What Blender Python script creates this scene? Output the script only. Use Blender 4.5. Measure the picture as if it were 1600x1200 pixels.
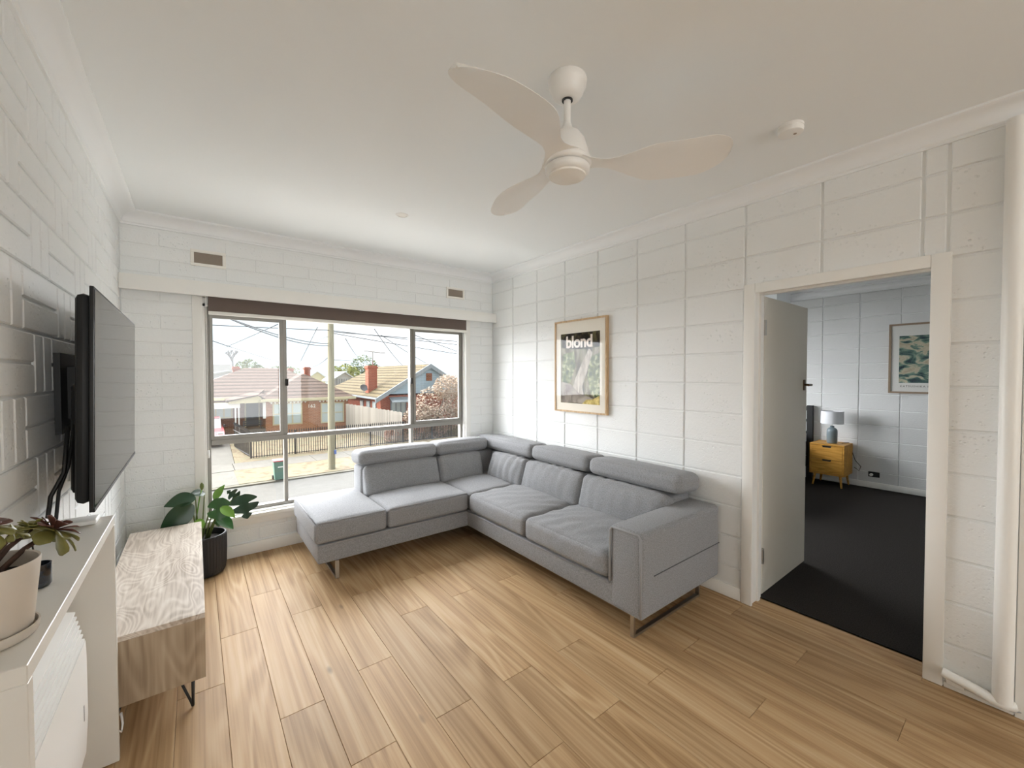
import bpy, bmesh, math, random
from mathutils import Vector, Matrix, noise as mnoise

random.seed(7)
SC = bpy.context.scene
COL = SC.collection
for _o in list(bpy.data.objects):
    bpy.data.objects.remove(_o)

# ------------------------------------------------------------------ camera
CAM_Z = 1.467
cam_d = bpy.data.cameras.new('camera')
cam_d.sensor_fit = 'HORIZONTAL'
cam_d.sensor_width = 36.0
cam_d.lens = 640.05 / 1600.0 * 36.0
cam_d.clip_start = 0.02
cam_d.clip_end = 500
cam = bpy.data.objects.new('camera', cam_d)
COL.objects.link(cam)
_yaw, _pitch, _roll = 0.657687, -0.0225633, -0.0015226
_f = Vector((math.sin(_yaw) * math.cos(_pitch), math.cos(_yaw) * math.cos(_pitch), math.sin(_pitch)))
_r = Vector((math.cos(_yaw), -math.sin(_yaw), 0))
_u = _r.cross(_f)
_c, _s = math.cos(_roll), math.sin(_roll)
_r2, _u2 = _c * _r + _s * _u, -_s * _r + _c * _u
cam.matrix_world = Matrix(((_r2.x, _u2.x, -_f.x, 0), (_r2.y, _u2.y, -_f.y, 0), (_r2.z, _u2.z, -_f.z, CAM_Z), (0, 0, 0, 1)))
SC.camera = cam

# ------------------------------------------------------------------ world, lights, exposure
SC.view_settings.view_transform = 'Standard'
SC.view_settings.look = 'None'
SC.view_settings.gamma = 1.0
SC.view_settings.use_curve_mapping = False
SC.view_settings.exposure = 1.62
SC.cycles.max_bounces = 16
SC.cycles.diffuse_bounces = 12
SC.cycles.transparent_max_bounces = 12

world = bpy.data.worlds.new('overcast_sky')
SC.world = world
world.use_nodes = True
_nt = world.node_tree
_nt.nodes.clear()
_out = _nt.nodes.new('ShaderNodeOutputWorld')
_bg = _nt.nodes.new('ShaderNodeBackground')
_tc = _nt.nodes.new('ShaderNodeTexCoord')
_mp = _nt.nodes.new('ShaderNodeMapping')
_mp.inputs['Scale'].default_value = (1.0, 1.0, 3.0)
_nz = _nt.nodes.new('ShaderNodeTexNoise')
_nz.inputs['Scale'].default_value = 2.2
_nz.inputs['Detail'].default_value = 5
_cr = _nt.nodes.new('ShaderNodeValToRGB')
_cr.color_ramp.elements[0].position = 0.36
_cr.color_ramp.elements[0].color = (0.62, 0.77, 0.86, 1)
_cr.color_ramp.elements[1].position = 0.62
_cr.color_ramp.elements[1].color = (0.88, 0.925, 0.96, 1)
_nt.links.new(_tc.outputs['Generated'], _mp.inputs['Vector'])
_nt.links.new(_mp.outputs['Vector'], _nz.inputs['Vector'])
_nt.links.new(_nz.outputs['Fac'], _cr.inputs['Fac'])
_nt.links.new(_cr.outputs['Color'], _bg.inputs['Color'])
_bg.inputs['Strength'].default_value = 0.56
_nt.links.new(_bg.outputs['Background'], _out.inputs['Surface'])

# veiled sun behind thin cloud, on the street side of the house
sun_d = bpy.data.lights.new('sun', 'SUN')
sun_d.energy = 11.0
sun_d.angle = math.radians(130)
sun_d.color = (0.98, 0.99, 1.0)
sun = bpy.data.objects.new('sun', sun_d)
COL.objects.link(sun)
sun.rotation_euler = Vector((0.27, -0.84, -0.47)).to_track_quat('-Z', 'Y').to_euler()

def area(name, loc, direction, sx, sy, power, color=(1, 1, 1)):
    d = bpy.data.lights.new(name, 'AREA')
    d.shape = 'RECTANGLE'; d.size = sx; d.size_y = sy; d.energy = power; d.color = color
    o = bpy.data.objects.new(name, d); COL.objects.link(o)
    o.location = loc
    o.rotation_euler = Vector(direction).to_track_quat('-Z', 'Z').to_euler()
    return o
# soft fill lamp added behind the camera; daylight entering by the bedroom window
area('back_fill_light', (1.18, -5.95, 1.25), (0, 1, 0), 2.8, 2.0, 27, (1.0, 0.98, 0.95))
area('bedroom_window_daylight', (5.0, 3.90, 1.55), (0, -1, 0), 2.0, 1.3, 1, (0.93, 0.97, 1.0))

# ------------------------------------------------------------------ materials
def lin(c):
    if isinstance(c, str):
        c = tuple(int(c[i:i + 2], 16) for i in (0, 2, 4))
    return tuple(((v / 255) / 12.92 if v / 255 <= 0.04045 else ((v / 255 + 0.055) / 1.055) ** 2.4) for v in c)

MATS = {}
def mat(name, col, rough=0.6, metal=0.0, spec=0.5, noise=0.0, nscale=8.0, bump=0.0, bscale=60.0, bdist=0.002, stretch=None, rand=0.0, trans=0.0, sheen=0.0, emit=None, coat=0.0):
    if name in MATS:
        return MATS[name]
    m = bpy.data.materials.new(name); m.use_nodes = True
    nt = m.node_tree; b = nt.nodes['Principled BSDF']
    c = lin(col) if isinstance(col, str) else col
    b.inputs['Base Color'].default_value = (*c, 1)
    b.inputs['Roughness'].default_value = rough
    b.inputs['Metallic'].default_value = metal
    b.inputs['Specular IOR Level'].default_value = spec
    if sheen:
        b.inputs['Sheen Weight'].default_value = sheen
    if coat:
        b.inputs['Coat Weight'].default_value = coat
        b.inputs['Coat Roughness'].default_value = 0.03
    if emit:
        b.inputs['Emission Color'].default_value = (*emit[0], 1)
        b.inputs['Emission Strength'].default_value = emit[1]
    vec = None
    if noise or bump or rand:
        g = nt.nodes.new('ShaderNodeNewGeometry')
        vec = g.outputs['Position']
        if stretch:
            mp = nt.nodes.new('ShaderNodeMapping'); mp.inputs['Scale'].default_value = stretch
            nt.links.new(vec, mp.inputs['Vector']); vec = mp.outputs['Vector']
    if noise or rand:
        n = nt.nodes.new('ShaderNodeTexNoise'); n.inputs['Scale'].default_value = nscale; n.inputs['Detail'].default_value = 6
        nt.links.new(vec, n.inputs['Vector'])
        hs = nt.nodes.new('ShaderNodeHueSaturation'); hs.inputs['Color'].default_value = (*c, 1)
        mr = nt.nodes.new('ShaderNodeMapRange')
        mr.inputs['From Min'].default_value = 0.25; mr.inputs['From Max'].default_value = 0.75
        mr.inputs['To Min'].default_value = 1 - noise; mr.inputs['To Max'].default_value = 1 + noise
        nt.links.new(n.outputs['Fac'], mr.inputs['Value'])
        val = mr.outputs['Result']
        if rand:
            oi = nt.nodes.new('ShaderNodeObjectInfo')
            mr2 = nt.nodes.new('ShaderNodeMapRange')
            mr2.inputs['To Min'].default_value = 1 - rand; mr2.inputs['To Max'].default_value = 1 + rand
            nt.links.new(oi.outputs['Random'], mr2.inputs['Value'])
            mm = nt.nodes.new('ShaderNodeMath'); mm.operation = 'MULTIPLY'
            nt.links.new(val, mm.inputs[0]); nt.links.new(mr2.outputs['Result'], mm.inputs[1]); val = mm.outputs[0]
        nt.links.new(val, hs.inputs['Value'])
        nt.links.new(hs.outputs['Color'], b.inputs['Base Color'])
    if bump:
        n2 = nt.nodes.new('ShaderNodeTexNoise'); n2.inputs['Scale'].default_value = bscale; n2.inputs['Detail'].default_value = 5
        nt.links.new(vec, n2.inputs['Vector'])
        bp = nt.nodes.new('ShaderNodeBump'); bp.inputs['Strength'].default_value = bump; bp.inputs['Distance'].default_value = bdist
        nt.links.new(n2.outputs['Fac'], bp.inputs['Height'])
        nt.links.new(bp.outputs['Normal'], b.inputs['Normal'])
    MATS[name] = m
    return m

def wood_mat(name, c1, c2, c3, rough, across, along, axis='Y', rand=0.12, knots=True, bump=0.08, figure=9.0, figw=0.16):
    """streaky wood; grain runs along world axis"""
    m = bpy.data.materials.new(name); m.use_nodes = True
    nt = m.node_tree; b = nt.nodes['Principled BSDF']; L = nt.links
    g = nt.nodes.new('ShaderNodeNewGeometry')
    oi = nt.nodes.new('ShaderNodeObjectInfo')
    mul = nt.nodes.new('ShaderNodeVectorMath'); mul.operation = 'SCALE'
    comb = nt.nodes.new('ShaderNodeCombineXYZ')
    for k in range(3):
        L.new(oi.outputs['Random'], comb.inputs[k])
    L.new(comb.outputs[0], mul.inputs[0]); mul.inputs['Scale'].default_value = 37.0
    add = nt.nodes.new('ShaderNodeVectorMath'); add.operation = 'ADD'
    L.new(g.outputs['Position'], add.inputs[0]); L.new(mul.outputs[0], add.inputs[1])
    mp = nt.nodes.new('ShaderNodeMapping')
    sc = [across] * 3
    sc['XYZ'.index(axis)] = along
    mp.inputs['Scale'].default_value = sc
    L.new(add.outputs[0], mp.inputs['Vector'])
    def math_(op, a, b=None, c=None):
        q = nt.nodes.new('ShaderNodeMath'); q.operation = op
        for k, v in enumerate((a, b, c)):
            if v is None: continue
            if hasattr(v, 'links'): L.new(v, q.inputs[k])
            else: q.inputs[k].default_value = v
        return q.outputs[0]
    def nz(scale, stretch, detail, dist):
        mpp = nt.nodes.new('ShaderNodeMapping'); mpp.inputs['Scale'].default_value = stretch
        L.new(mp.outputs[0], mpp.inputs['Vector'])
        q = nt.nodes.new('ShaderNodeTexNoise'); q.inputs['Scale'].default_value = scale; q.inputs['Detail'].default_value = detail; q.inputs['Distortion'].default_value = dist
        L.new(mpp.outputs[0], q.inputs['Vector'])
        return q.outputs['Fac']
    st = [9.0] * 3; st['XYZ'.index(axis)] = 1.6
    fine = nz(1.0, st, 4, 0.3)
    low = nz(0.45, (1, 1, 1), 2, 0.8)
    broad = nz(1.0, (1, 1, 1), 3, 0.5)
    fig = math_('MULTIPLY_ADD', math_('SINE', math_('MULTIPLY', low, figure * 6.283)), 0.5, 0.5)
    fig = math_('POWER', fig, 1.6)
    mx = math_('MULTIPLY_ADD', fine, 0.50, math_('MULTIPLY_ADD', fig, figw, math_('MULTIPLY', broad, 0.50 - figw)))
    cr = nt.nodes.new('ShaderNodeValToRGB')
    e = cr.color_ramp.elements
    e[0].position = 0.30; e[0].color = (*lin(c1), 1)
    e[1].position = 0.74; e[1].color = (*lin(c3), 1)
    em = e.new(0.50); em.color = (*lin(c2), 1)
    L.new(mx, cr.inputs['Fac'])
    hs = nt.nodes.new('ShaderNodeHueSaturation')
    mr = nt.nodes.new('ShaderNodeMapRange'); mr.inputs['To Min'].default_value = 1 - rand; mr.inputs['To Max'].default_value = 1 + rand
    L.new(oi.outputs['Random'], mr.inputs['Value']); L.new(mr.outputs['Result'], hs.inputs['Value'])
    L.new(cr.outputs['Color'], hs.inputs['Color'])
    col = hs.outputs['Color']
    if knots:
        mpk = nt.nodes.new('ShaderNodeMapping')
        sk = [4.6] * 3; sk['XYZ'.index(axis)] = 1.7
        mpk.inputs['Scale'].default_value = sk
        L.new(add.outputs[0], mpk.inputs['Vector'])
        vo = nt.nodes.new('ShaderNodeTexVoronoi'); vo.inputs['Scale'].default_value = 1.0
        L.new(mpk.outputs[0], vo.inputs['Vector'])
        kr = nt.nodes.new('ShaderNodeMapRange'); kr.inputs['From Min'].default_value = 0.02; kr.inputs['From Max'].default_value = 0.075
        kr.inputs['To Min'].default_value = 0.45; kr.inputs['To Max'].default_value = 1.0
        L.new(vo.outputs['Distance'], kr.inputs['Value'])
        mk = nt.nodes.new('ShaderNodeVectorMath'); mk.operation = 'SCALE'
        L.new(col, mk.inputs[0]); L.new(kr.outputs['Result'], mk.inputs['Scale'])
        col = mk.outputs[0]
    L.new(col, b.inputs['Base Color'])
    b.inputs['Roughness'].default_value = rough
    b.inputs['Specular IOR Level'].default_value = 0.35
    if bump:
        bp = nt.nodes.new('ShaderNodeBump'); bp.inputs['Strength'].default_value = bump; bp.inputs['Distance'].default_value = 0.002
        L.new(mx, bp.inputs['Height']); L.new(bp.outputs['Normal'], b.inputs['Normal'])
    return m

def block_mat(name, col, pit=0.55):
    """painted concrete block: fine grit, scattered pits"""
    m = bpy.data.materials.new(name); m.use_nodes = True
    nt = m.node_tree; b = nt.nodes['Principled BSDF']; L = nt.links
    c = lin(col)
    b.inputs['Base Color'].default_value = (*c, 1)
    b.inputs['Roughness'].default_value = 0.62
    g = nt.nodes.new('ShaderNodeNewGeometry')
    n = nt.nodes.new('ShaderNodeTexNoise'); n.inputs['Scale'].default_value = 75; n.inputs['Detail'].default_value = 4
    L.new(g.outputs['Position'], n.inputs['Vector'])
    v = nt.nodes.new('ShaderNodeTexVoronoi'); v.inputs['Scale'].default_value = 46; v.inputs['Randomness'].default_value = 1.0
    L.new(g.outputs['Position'], v.inputs['Vector'])
    big = nt.nodes.new('ShaderNodeTexNoise'); big.inputs['Scale'].default_value = 5.5
    L.new(g.outputs['Position'], big.inputs['Vector'])
    pr = nt.nodes.new('ShaderNodeMapRange'); pr.inputs['From Min'].default_value = 0.10; pr.inputs['From Max'].default_value = 0.26
    L.new(v.outputs['Distance'], pr.inputs['Value'])
    gate = nt.nodes.new('ShaderNodeMapRange'); gate.inputs['From Min'].default_value = 0.46; gate.inputs['From Max'].default_value = 0.6
    L.new(big.outputs['Fac'], gate.inputs['Value'])
    inv = nt.nodes.new('ShaderNodeMath'); inv.operation = 'SUBTRACT'; inv.inputs[0].default_value = 1.0
    L.new(pr.outputs['Result'], inv.inputs[1])
    pits = nt.nodes.new('ShaderNodeMath'); pits.operation = 'MULTIPLY'
    L.new(inv.outputs[0], pits.inputs[0]); L.new(gate.outputs['Result'], pits.inputs[1])
    hgt = nt.nodes.new('ShaderNodeMath'); hgt.operation = 'MULTIPLY_ADD'; hgt.inputs[1].default_value = -pit
    L.new(pits.outputs[0], hgt.inputs[0])
    sc = nt.nodes.new('ShaderNodeMath'); sc.operation = 'MULTIPLY'; sc.inputs[1].default_value = 0.5
    L.new(n.outputs['Fac'], sc.inputs[0]); L.new(sc.outputs[0], hgt.inputs[2])
    bp = nt.nodes.new('ShaderNodeBump'); bp.inputs['Strength'].default_value = 0.9; bp.inputs['Distance'].default_value = 0.005
    L.new(hgt.outputs[0], bp.inputs['Height']); L.new(bp.outputs['Normal'], b.inputs['Normal'])
    return m

def glass_mat(name, tint=(1, 1, 1), refl=1.0):
    m = bpy.data.materials.new(name); m.use_nodes = True
    nt = m.node_tree; nt.nodes.clear(); L = nt.links
    o = nt.nodes.new('ShaderNodeOutputMaterial')
    t = nt.nodes.new('ShaderNodeBsdfTransparent'); t.inputs['Color'].default_value = (*tint, 1)
    g = nt.nodes.new('ShaderNodeBsdfGlossy'); g.inputs['Roughness'].default_value = 0.01
    f = nt.nodes.new('ShaderNodeLayerWeight'); f.inputs['Blend'].default_value = 0.5
    pw = nt.nodes.new('ShaderNodeMath'); pw.operation = 'POWER'; pw.inputs[1].default_value = 5.0
    mlt = nt.nodes.new('ShaderNodeMath'); mlt.operation = 'MULTIPLY_ADD'; mlt.inputs[1].default_value = 0.92 * refl; mlt.inputs[2].default_value = 0.08 * refl
    x = nt.nodes.new('ShaderNodeMixShader')
    L.new(f.outputs['Facing'], pw.inputs[0]); L.new(pw.outputs[0], mlt.inputs[0]); L.new(mlt.outputs[0], x.inputs[0]); L.new(t.outputs[0], x.inputs[1]); L.new(g.outputs[0], x.inputs[2])
    L.new(x.outputs[0], o.inputs['Surface'])
    return m

def ramp_noise_mat(name, stops, scale, detail=5, distort=0.0, stretch=None, rough=0.7, coord='pos'):
    m = bpy.data.materials.new(name); m.use_nodes = True
    nt = m.node_tree; b = nt.nodes['Principled BSDF']; L = nt.links
    if coord == 'pos':
        g = nt.nodes.new('ShaderNodeNewGeometry'); v = g.outputs['Position']
    else:
        g = nt.nodes.new('ShaderNodeTexCoord'); v = g.outputs['Object']
    if stretch:
        mp = nt.nodes.new('ShaderNodeMapping'); mp.inputs['Scale'].default_value = stretch
        L.new(v, mp.inputs['Vector']); v = mp.outputs['Vector']
    n = nt.nodes.new('ShaderNodeTexNoise'); n.inputs['Scale'].default_value = scale; n.inputs['Detail'].default_value = detail
    n.inputs['Distortion'].default_value = distort
    L.new(v, n.inputs['Vector'])
    cr = nt.nodes.new('ShaderNodeValToRGB')
    el = cr.color_ramp.elements
    el[0].position, el[0].color = stops[0][0], (*lin(stops[0][1]), 1)
    el[1].position, el[1].color = stops[-1][0], (*lin(stops[-1][1]), 1)
    for p, c in stops[1:-1]:
        e = el.new(p); e.color = (*lin(c), 1)
    L.new(n.outputs['Fac'], cr.inputs['Fac']); L.new(cr.outputs['Color'], b.inputs['Base Color'])
    b.inputs['Roughness'].default_value = rough
    b.inputs['Specular IOR Level'].default_value = 0.1
    return m

def brick_mat(name, c1, c2, mortar, scale=1.0, rot=(math.radians(90), 0, 0), bw=0.24, rh=0.086):
    m = bpy.data.materials.new(name); m.use_nodes = True
    nt = m.node_tree; b = nt.nodes['Principled BSDF']; L = nt.links
    g = nt.nodes.new('ShaderNodeNewGeometry')
    sep = nt.nodes.new('ShaderNodeSeparateXYZ'); L.new(g.outputs['Position'], sep.inputs[0])
    ad = nt.nodes.new('ShaderNodeMath'); ad.operation = 'ADD'; L.new(sep.outputs[0], ad.inputs[0]); L.new(sep.outputs[1], ad.inputs[1])
    cb = nt.nodes.new('ShaderNodeCombineXYZ'); L.new(ad.outputs[0], cb.inputs[0]); L.new(sep.outputs[2], cb.inputs[1])
    br = nt.nodes.new('ShaderNodeTexBrick'); L.new(cb.outputs[0], br.inputs['Vector'])
    br.inputs['Color1'].default_value = (*lin(c1), 1); br.inputs['Color2'].default_value = (*lin(c2), 1); br.inputs['Mortar'].default_value = (*lin(mortar), 1)
    br.inputs['Scale'].default_value = scale; br.inputs['Brick Width'].default_value = bw; br.inputs['Row Height'].default_value = rh
    br.inputs['Mortar Size'].default_value = 0.008
    L.new(br.outputs['Color'], b.inputs['Base Color']); b.inputs['Roughness'].default_value = 0.9; b.inputs['Specular IOR Level'].default_value = 0.05
    return m

M = {}
M['block'] = block_mat('painted_block', 'EBEDED')
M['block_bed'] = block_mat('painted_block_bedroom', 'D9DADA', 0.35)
M['mortar'] = mat('painted_mortar', 'E9EBEB', 0.7)
M['ceiling'] = mat('ceiling_paint', 'EEF1F2', 0.85, bump=0.04, bscale=90)
M['cornice'] = mat('cornice_paint', 'EEF0F1', 0.6)
M['trim'] = mat('trim_paint', 'EDECE8', 0.42)
M['white'] = mat('white_paint', 'EDEBE5', 0.4)
M['plastic'] = mat('white_plastic', 'EFEEEB', 0.35)
M['carpet'] = mat('dark_carpet', '353230', 0.98, noise=0.5, nscale=160, bump=0.6, bscale=300, bdist=0.004, spec=0.1)
M['plank'] = wood_mat('oak_plank', '96754F', 'B7976F', 'C9AE89', 0.52, 9.0, 0.7, 'Y', rand=0.09)
M['console'] = wood_mat('washed_oak_top', 'A29384', 'C9BDB0', 'E0D8CD', 0.5, 9.0, 2.6, 'Y', rand=0.0, knots=False, figure=34.0, figw=0.13)
M['console_shade'] = wood_mat('washed_oak_shaded', '85725C', 'A4917A', 'BAA890', 0.5, 7.0, 1.3, 'Z', rand=0.0, knots=False, figure=22.0, figw=0.12)  # side copy of the oak, upright grain; shade put into its darker tones
M['fabric'] = mat('grey_fabric', '8E8F92', 0.95, noise=0.30, nscale=170, bump=0.35, bscale=900, bdist=0.0012, spec=0.15, sheen=0.15)
M['piping'] = mat('grey_piping', '9A9B9E', 0.9, spec=0.15)
M['chrome'] = mat('brushed_steel', 'BDBBB7', 0.28, metal=1.0)
M['black_metal'] = mat('black_metal', '151515', 0.45)
M['tv_black'] = mat('tv_black_plastic', '0B0B0C', 0.55)
M['tv_screen'] = mat('tv_screen', '0A0A0B', 0.06, spec=0.15)
M['frame_oak'] = wood_mat('frame_oak', 'A78A66', 'C4A680', 'D2B793', 0.5, 30, 3, 'Z', rand=0.0, knots=False)
M['alu'] = mat('aluminium_frame', '8C8983', 0.4, metal=0.35)
M['alu_light'] = mat('aluminium_light', 'D2D0CA', 0.4, metal=0.1)
M['blind'] = mat('taupe_blind_fabric', '6E615A', 0.9, noise=0.05, nscale=300)
M['vent'] = mat('vent_grille', '9B8F83', 0.8)
M['glass'] = glass_mat('window_glass')
M['pglass'] = glass_mat('picture_glass', refl=0.4)
M['door'] = mat('door_paint', 'D8D2C6', 0.45)
M['pot_dark'] = mat('charcoal_pot', '2B2B2D', 0.6)
M['soil'] = mat('potting_soil', '1E1813', 1.0, noise=0.4, nscale=60, bump=0.8, bscale=80, bdist=0.01)
M['leaf'] = mat('monstera_leaf', '2F5A2A', 0.35, noise=0.25, nscale=9)
M['leaf_dark'] = mat('monstera_leaf_dark', '1F3D25', 0.33, noise=0.2, nscale=9)
M['leaf_new'] = mat('monstera_leaf_new', '6F9A3A', 0.4, noise=0.15, nscale=9)
M['stem'] = mat('green_stem', '5E6B33', 0.5)
M['pot_cream'] = mat('cream_pot', 'C9BFB2', 0.5)
M['succ'] = mat('succulent_leaf', '77733A', 0.4, noise=0.35, nscale=25)
M['succ_red'] = mat('succulent_leaf_red', '5E3A30', 0.4, noise=0.3, nscale=25)
M['succ_stem'] = mat('succulent_stem', '4A3328', 0.8, noise=0.2, nscale=60)
M['laminate'] = mat('white_laminate', 'D6D2CA', 0.4)
M['heater'] = mat('heater_enamel', 'F2F2F0', 0.3)
M['black'] = mat('black_plastic', '101010', 0.5)
M['dark_glass'] = mat('dark_glass', '232A22', 0.12, spec=0.8)

# ------------------------------------------------------------------ builders
ORG = {}
def reg(o, w):
    ORG[o.name] = Vector(w)
    return o

def tag(o, label=None, cat=None, group=None, kind=None):
    if label: o['label'] = label
    if cat: o['category'] = cat
    if group: o['group'] = group
    if kind: o['kind'] = kind
    return o

def thing(name, label, cat, loc=(0, 0, 0), group=None, kind=None, parent=None):
    o = bpy.data.objects.new(name, None); COL.objects.link(o)
    o.empty_display_size = 0.05
    if parent:
        o.parent = parent; o.location = Vector(loc) - ORG[parent.name]
    else:
        o.location = loc
    reg(o, loc)
    return tag(o, label, cat, group, kind)

def attach(o, parent, w=(0, 0, 0)):
    w = Vector(w)
    if parent is not None:
        o.parent = parent
        o.location = w - ORG[parent.name]
    else:
        o.location = w
    reg(o, w)
    return o

class MB:
    """collects shapes in world coordinates, builds one mesh object"""
    def __init__(s):
        s.bm = bmesh.new()
    def _merge(s, b2):
        me = bpy.data.meshes.new('tmp'); b2.to_mesh(me); b2.free(); s.bm.from_mesh(me); bpy.data.meshes.remove(me)
    def box(s, a, b, bev=0.0, seg=2, rot=None, piv=None):
        b2 = bmesh.new()
        bmesh.ops.create_cube(b2, size=1.0)
        c = [(a[i] + b[i]) / 2 for i in range(3)]; d = [abs(b[i] - a[i]) for i in range(3)]
        for v in b2.verts:
            v.co = Vector((v.co.x * d[0] + c[0], v.co.y * d[1] + c[1], v.co.z * d[2] + c[2]))
        if bev:
            bmesh.ops.bevel(b2, geom=list(b2.edges), offset=min(bev, min(d) * 0.49), segments=seg, profile=0.5, affect='EDGES')
        if rot is not None:
            p = Vector(piv if piv is not None else c)
            for v in b2.verts:
                v.co = p + rot @ (v.co - p)
        s._merge(b2); return s
    def prism(s, poly, axis, a, b):
        """poly in the two other axes (cyclic order), extruded along axis from a to b"""
        b2 = bmesh.new()
        def P(u, w, t):
            return {'X': (t, u, w), 'Y': (u, t, w), 'Z': (u, w, t)}[axis]
        A = [b2.verts.new(P(u, w, a)) for u, w in poly]
        B = [b2.verts.new(P(u, w, b)) for u, w in poly]
        n = len(poly)
        b2.faces.new(A); b2.faces.new(B[::-1])
        for i in range(n):
            b2.faces.new((A[i], B[i], B[(i + 1) % n], A[(i + 1) % n]))
        bmesh.ops.recalc_face_normals(b2, faces=b2.faces)
        s._merge(b2); return s
    def lathe(s, prof, cen, seg=32, mtx=None):
        b2 = bmesh.new(); rings = []
        for r, z in prof:
            if r < 1e-6:
                rings.append([b2.verts.new((0, 0, z))])
            else:
                rings.append([b2.verts.new((r * math.cos(2 * math.pi * k / seg), r * math.sin(2 * math.pi * k / seg), z)) for k in range(seg)])
        for A, B in zip(rings, rings[1:]):
            for k in range(seg):
                k2 = (k + 1) % seg
                if len(A) == 1 and len(B) == 1: continue
                if len(A) == 1: b2.faces.new((A[0], B[k], B[k2]))
                elif len(B) == 1: b2.faces.new((A[k], A[k2], B[0]))
                else: b2.faces.new((A[k], A[k2], B[k2], B[k]))
        bmesh.ops.recalc_face_normals(b2, faces=b2.faces)
        for v in b2.verts:
            v.co = (mtx @ v.co if mtx else v.co) + Vector(cen)
        s._merge(b2); return s
    def tube(s, pts, r, seg=8, closed=False):
        b2 = bmesh.new(); pts = [Vector(p) for p in pts]; n = len(pts); rings = []
        up = None
        for i, p in enumerate(pts):
            if closed: d = pts[(i + 1) % n] - pts[i - 1]
            else: d = pts[min(i + 1, n - 1)] - pts[max(i - 1, 0)]
            d.normalize()
            if up is None:
                up = Vector((0, 0, 1)) if abs(d.z) < 0.9 else Vector((1, 0, 0))
            x = d.cross(up)
            if x.length < 1e-4: x = d.cross(Vector((0, 1, 0.3)))
            x.normalize(); y = x.cross(d); y.normalize(); up = y
            rr = r[i] if isinstance(r, (list, tuple)) else r
            rings.append([b2.verts.new(p + rr * (math.cos(2 * math.pi * k / seg) * x + math.sin(2 * math.pi * k / seg) * y)) for k in range(seg)])
        pairs = list(zip(rings, rings[1:])) + ([(rings[-1], rings[0])] if closed else [])
        for A, B in pairs:
            for k in range(seg):
                b2.faces.new((A[k], A[(k + 1) % seg], B[(k + 1) % seg], B[k]))
        if not closed:
            b2.faces.new(rings[0][::-1]); b2.faces.new(rings[-1])
        bmesh.ops.recalc_face_normals(b2, faces=b2.faces)
        s._merge(b2); return s
    def poly(s, verts, faces):
        b2 = bmesh.new(); V = [b2.verts.new(v) for v in verts]
        for f in faces: b2.faces.new([V[i] for i in f])
        bmesh.ops.recalc_face_normals(b2, faces=b2.faces)
        s._merge(b2); return s
    def build(s, name, m, parent=None, smooth=False, angle=None, loc=None, **kw):
        w = Vector(loc) if loc is not None else (ORG[parent.name] if parent is not None else Vector((0, 0, 0)))
        if loc is None and parent is None:
            co = [v.co for v in s.bm.verts]
            w = Vector(((min(c.x for c in co) + max(c.x for c in co)) / 2, (min(c.y for c in co) + max(c.y for c in co)) / 2, min(c.z for c in co)))
        for v in s.bm.verts: v.co -= w
        me = bpy.data.meshes.new(name); s.bm.to_mesh(me); s.bm.free()
        me.materials.append(m)
        if smooth:
            me.polygons.foreach_set('use_smooth', [True] * len(me.polygons))
            if angle is not None:
                me.set_sharp_from_angle(angle=math.radians(angle))
        o = bpy.data.objects.new(name, me); COL.objects.link(o)
        attach(o, parent, w)
        return tag(o, **kw)

def box(name, a, b, m, parent=None, bev=0.0, seg=2, **kw):
    return MB().box(a, b, bev, seg).build(name, m, parent, smooth=bev > 0, angle=40 if bev > 0 else None, **kw)

def arc(c, r, a0, a1, n, plane='XZ', k=0.0):
    out = []
    for i in range(n + 1):
        a = math.radians(a0 + (a1 - a0) * i / n)
        u, w = c[0] + r * math.cos(a), c[1] + r * math.sin(a)
        out.append({'XZ': (u, k, w), 'YZ': (k, u, w), 'XY': (u, w, k)}[plane])
    return out

# shared block meshes: a chamfered slab, front faces local -N
_BLK = {}
def block_mesh(lx, ly, lz, m, axis, ch=0.004):
    """slab lx*ly*lz centred; chamfer on the room face (axis = '+X','-X','-Y')"""
    key = (round(lx, 4), round(ly, 4), round(lz, 4), m.name, axis)
    if key in _BLK: return _BLK[key]
    a = 'XYZ'.index(axis[1]); s = 1 if axis[0] == '+' else -1
    d = [lx, ly, lz]; o1, o2 = [i for i in range(3) if i != a]
    vs = []
    for lay, ins in ((-1, 0.0), (1, 0.0), (2, ch)):
        for p, q in ((-1, -1), (1, -1), (1, 1), (-1, 1)):
            v = [0, 0, 0]
            v[a] = s * (d[a] / 2 * (1 if lay > 0 else -1) - (ch if lay == 1 else 0))
            v[o1] = p * (d[o1] / 2 - ins); v[o2] = q * (d[o2] / 2 - ins)
            vs.append(v)
    fs = [(8, 9, 10, 11)]
    for k in range(4):
        k2 = (k + 1) % 4
        fs.append((4 + k, 4 + k2, 8 + k2, 8 + k)); fs.append((k, k2, 4 + k2, 4 + k))
    bm = bmesh.new(); V = [bm.verts.new(v) for v in vs]
    for f in fs: bm.faces.new([V[i] for i in f])
    bmesh.ops.recalc_face_normals(bm, faces=bm.faces)
    # open at the back: orient by front face
    bm.faces.ensure_lookup_table()
    if bm.faces[0].normal[a] * s < 0:
        bmesh.ops.reverse_faces(bm, faces=bm.faces)
    me = bpy.data.meshes.new('block'); bm.to_mesh(me); bm.free(); me.materials.append(m)
    _BLK[key] = me
    return me

def place_block(me, w, parent, name='block'):
    o = bpy.data.objects.new(name, me); COL.objects.link(o)
    attach(o, parent, w)
    return o

# ------------------------------------------------------------------ room shell
XL, XR, YW, YB, ZC = -0.41, 2.766, 3.956, -6.0, 2.62
XR2, YW2 = 2.92, 4.10        # far faces of the walls
XBED = 6.90
J = 0.0090                   # block face proud of the mortar
ROW0 = 2.206                 # a bed joint; courses every 200 mm

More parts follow.
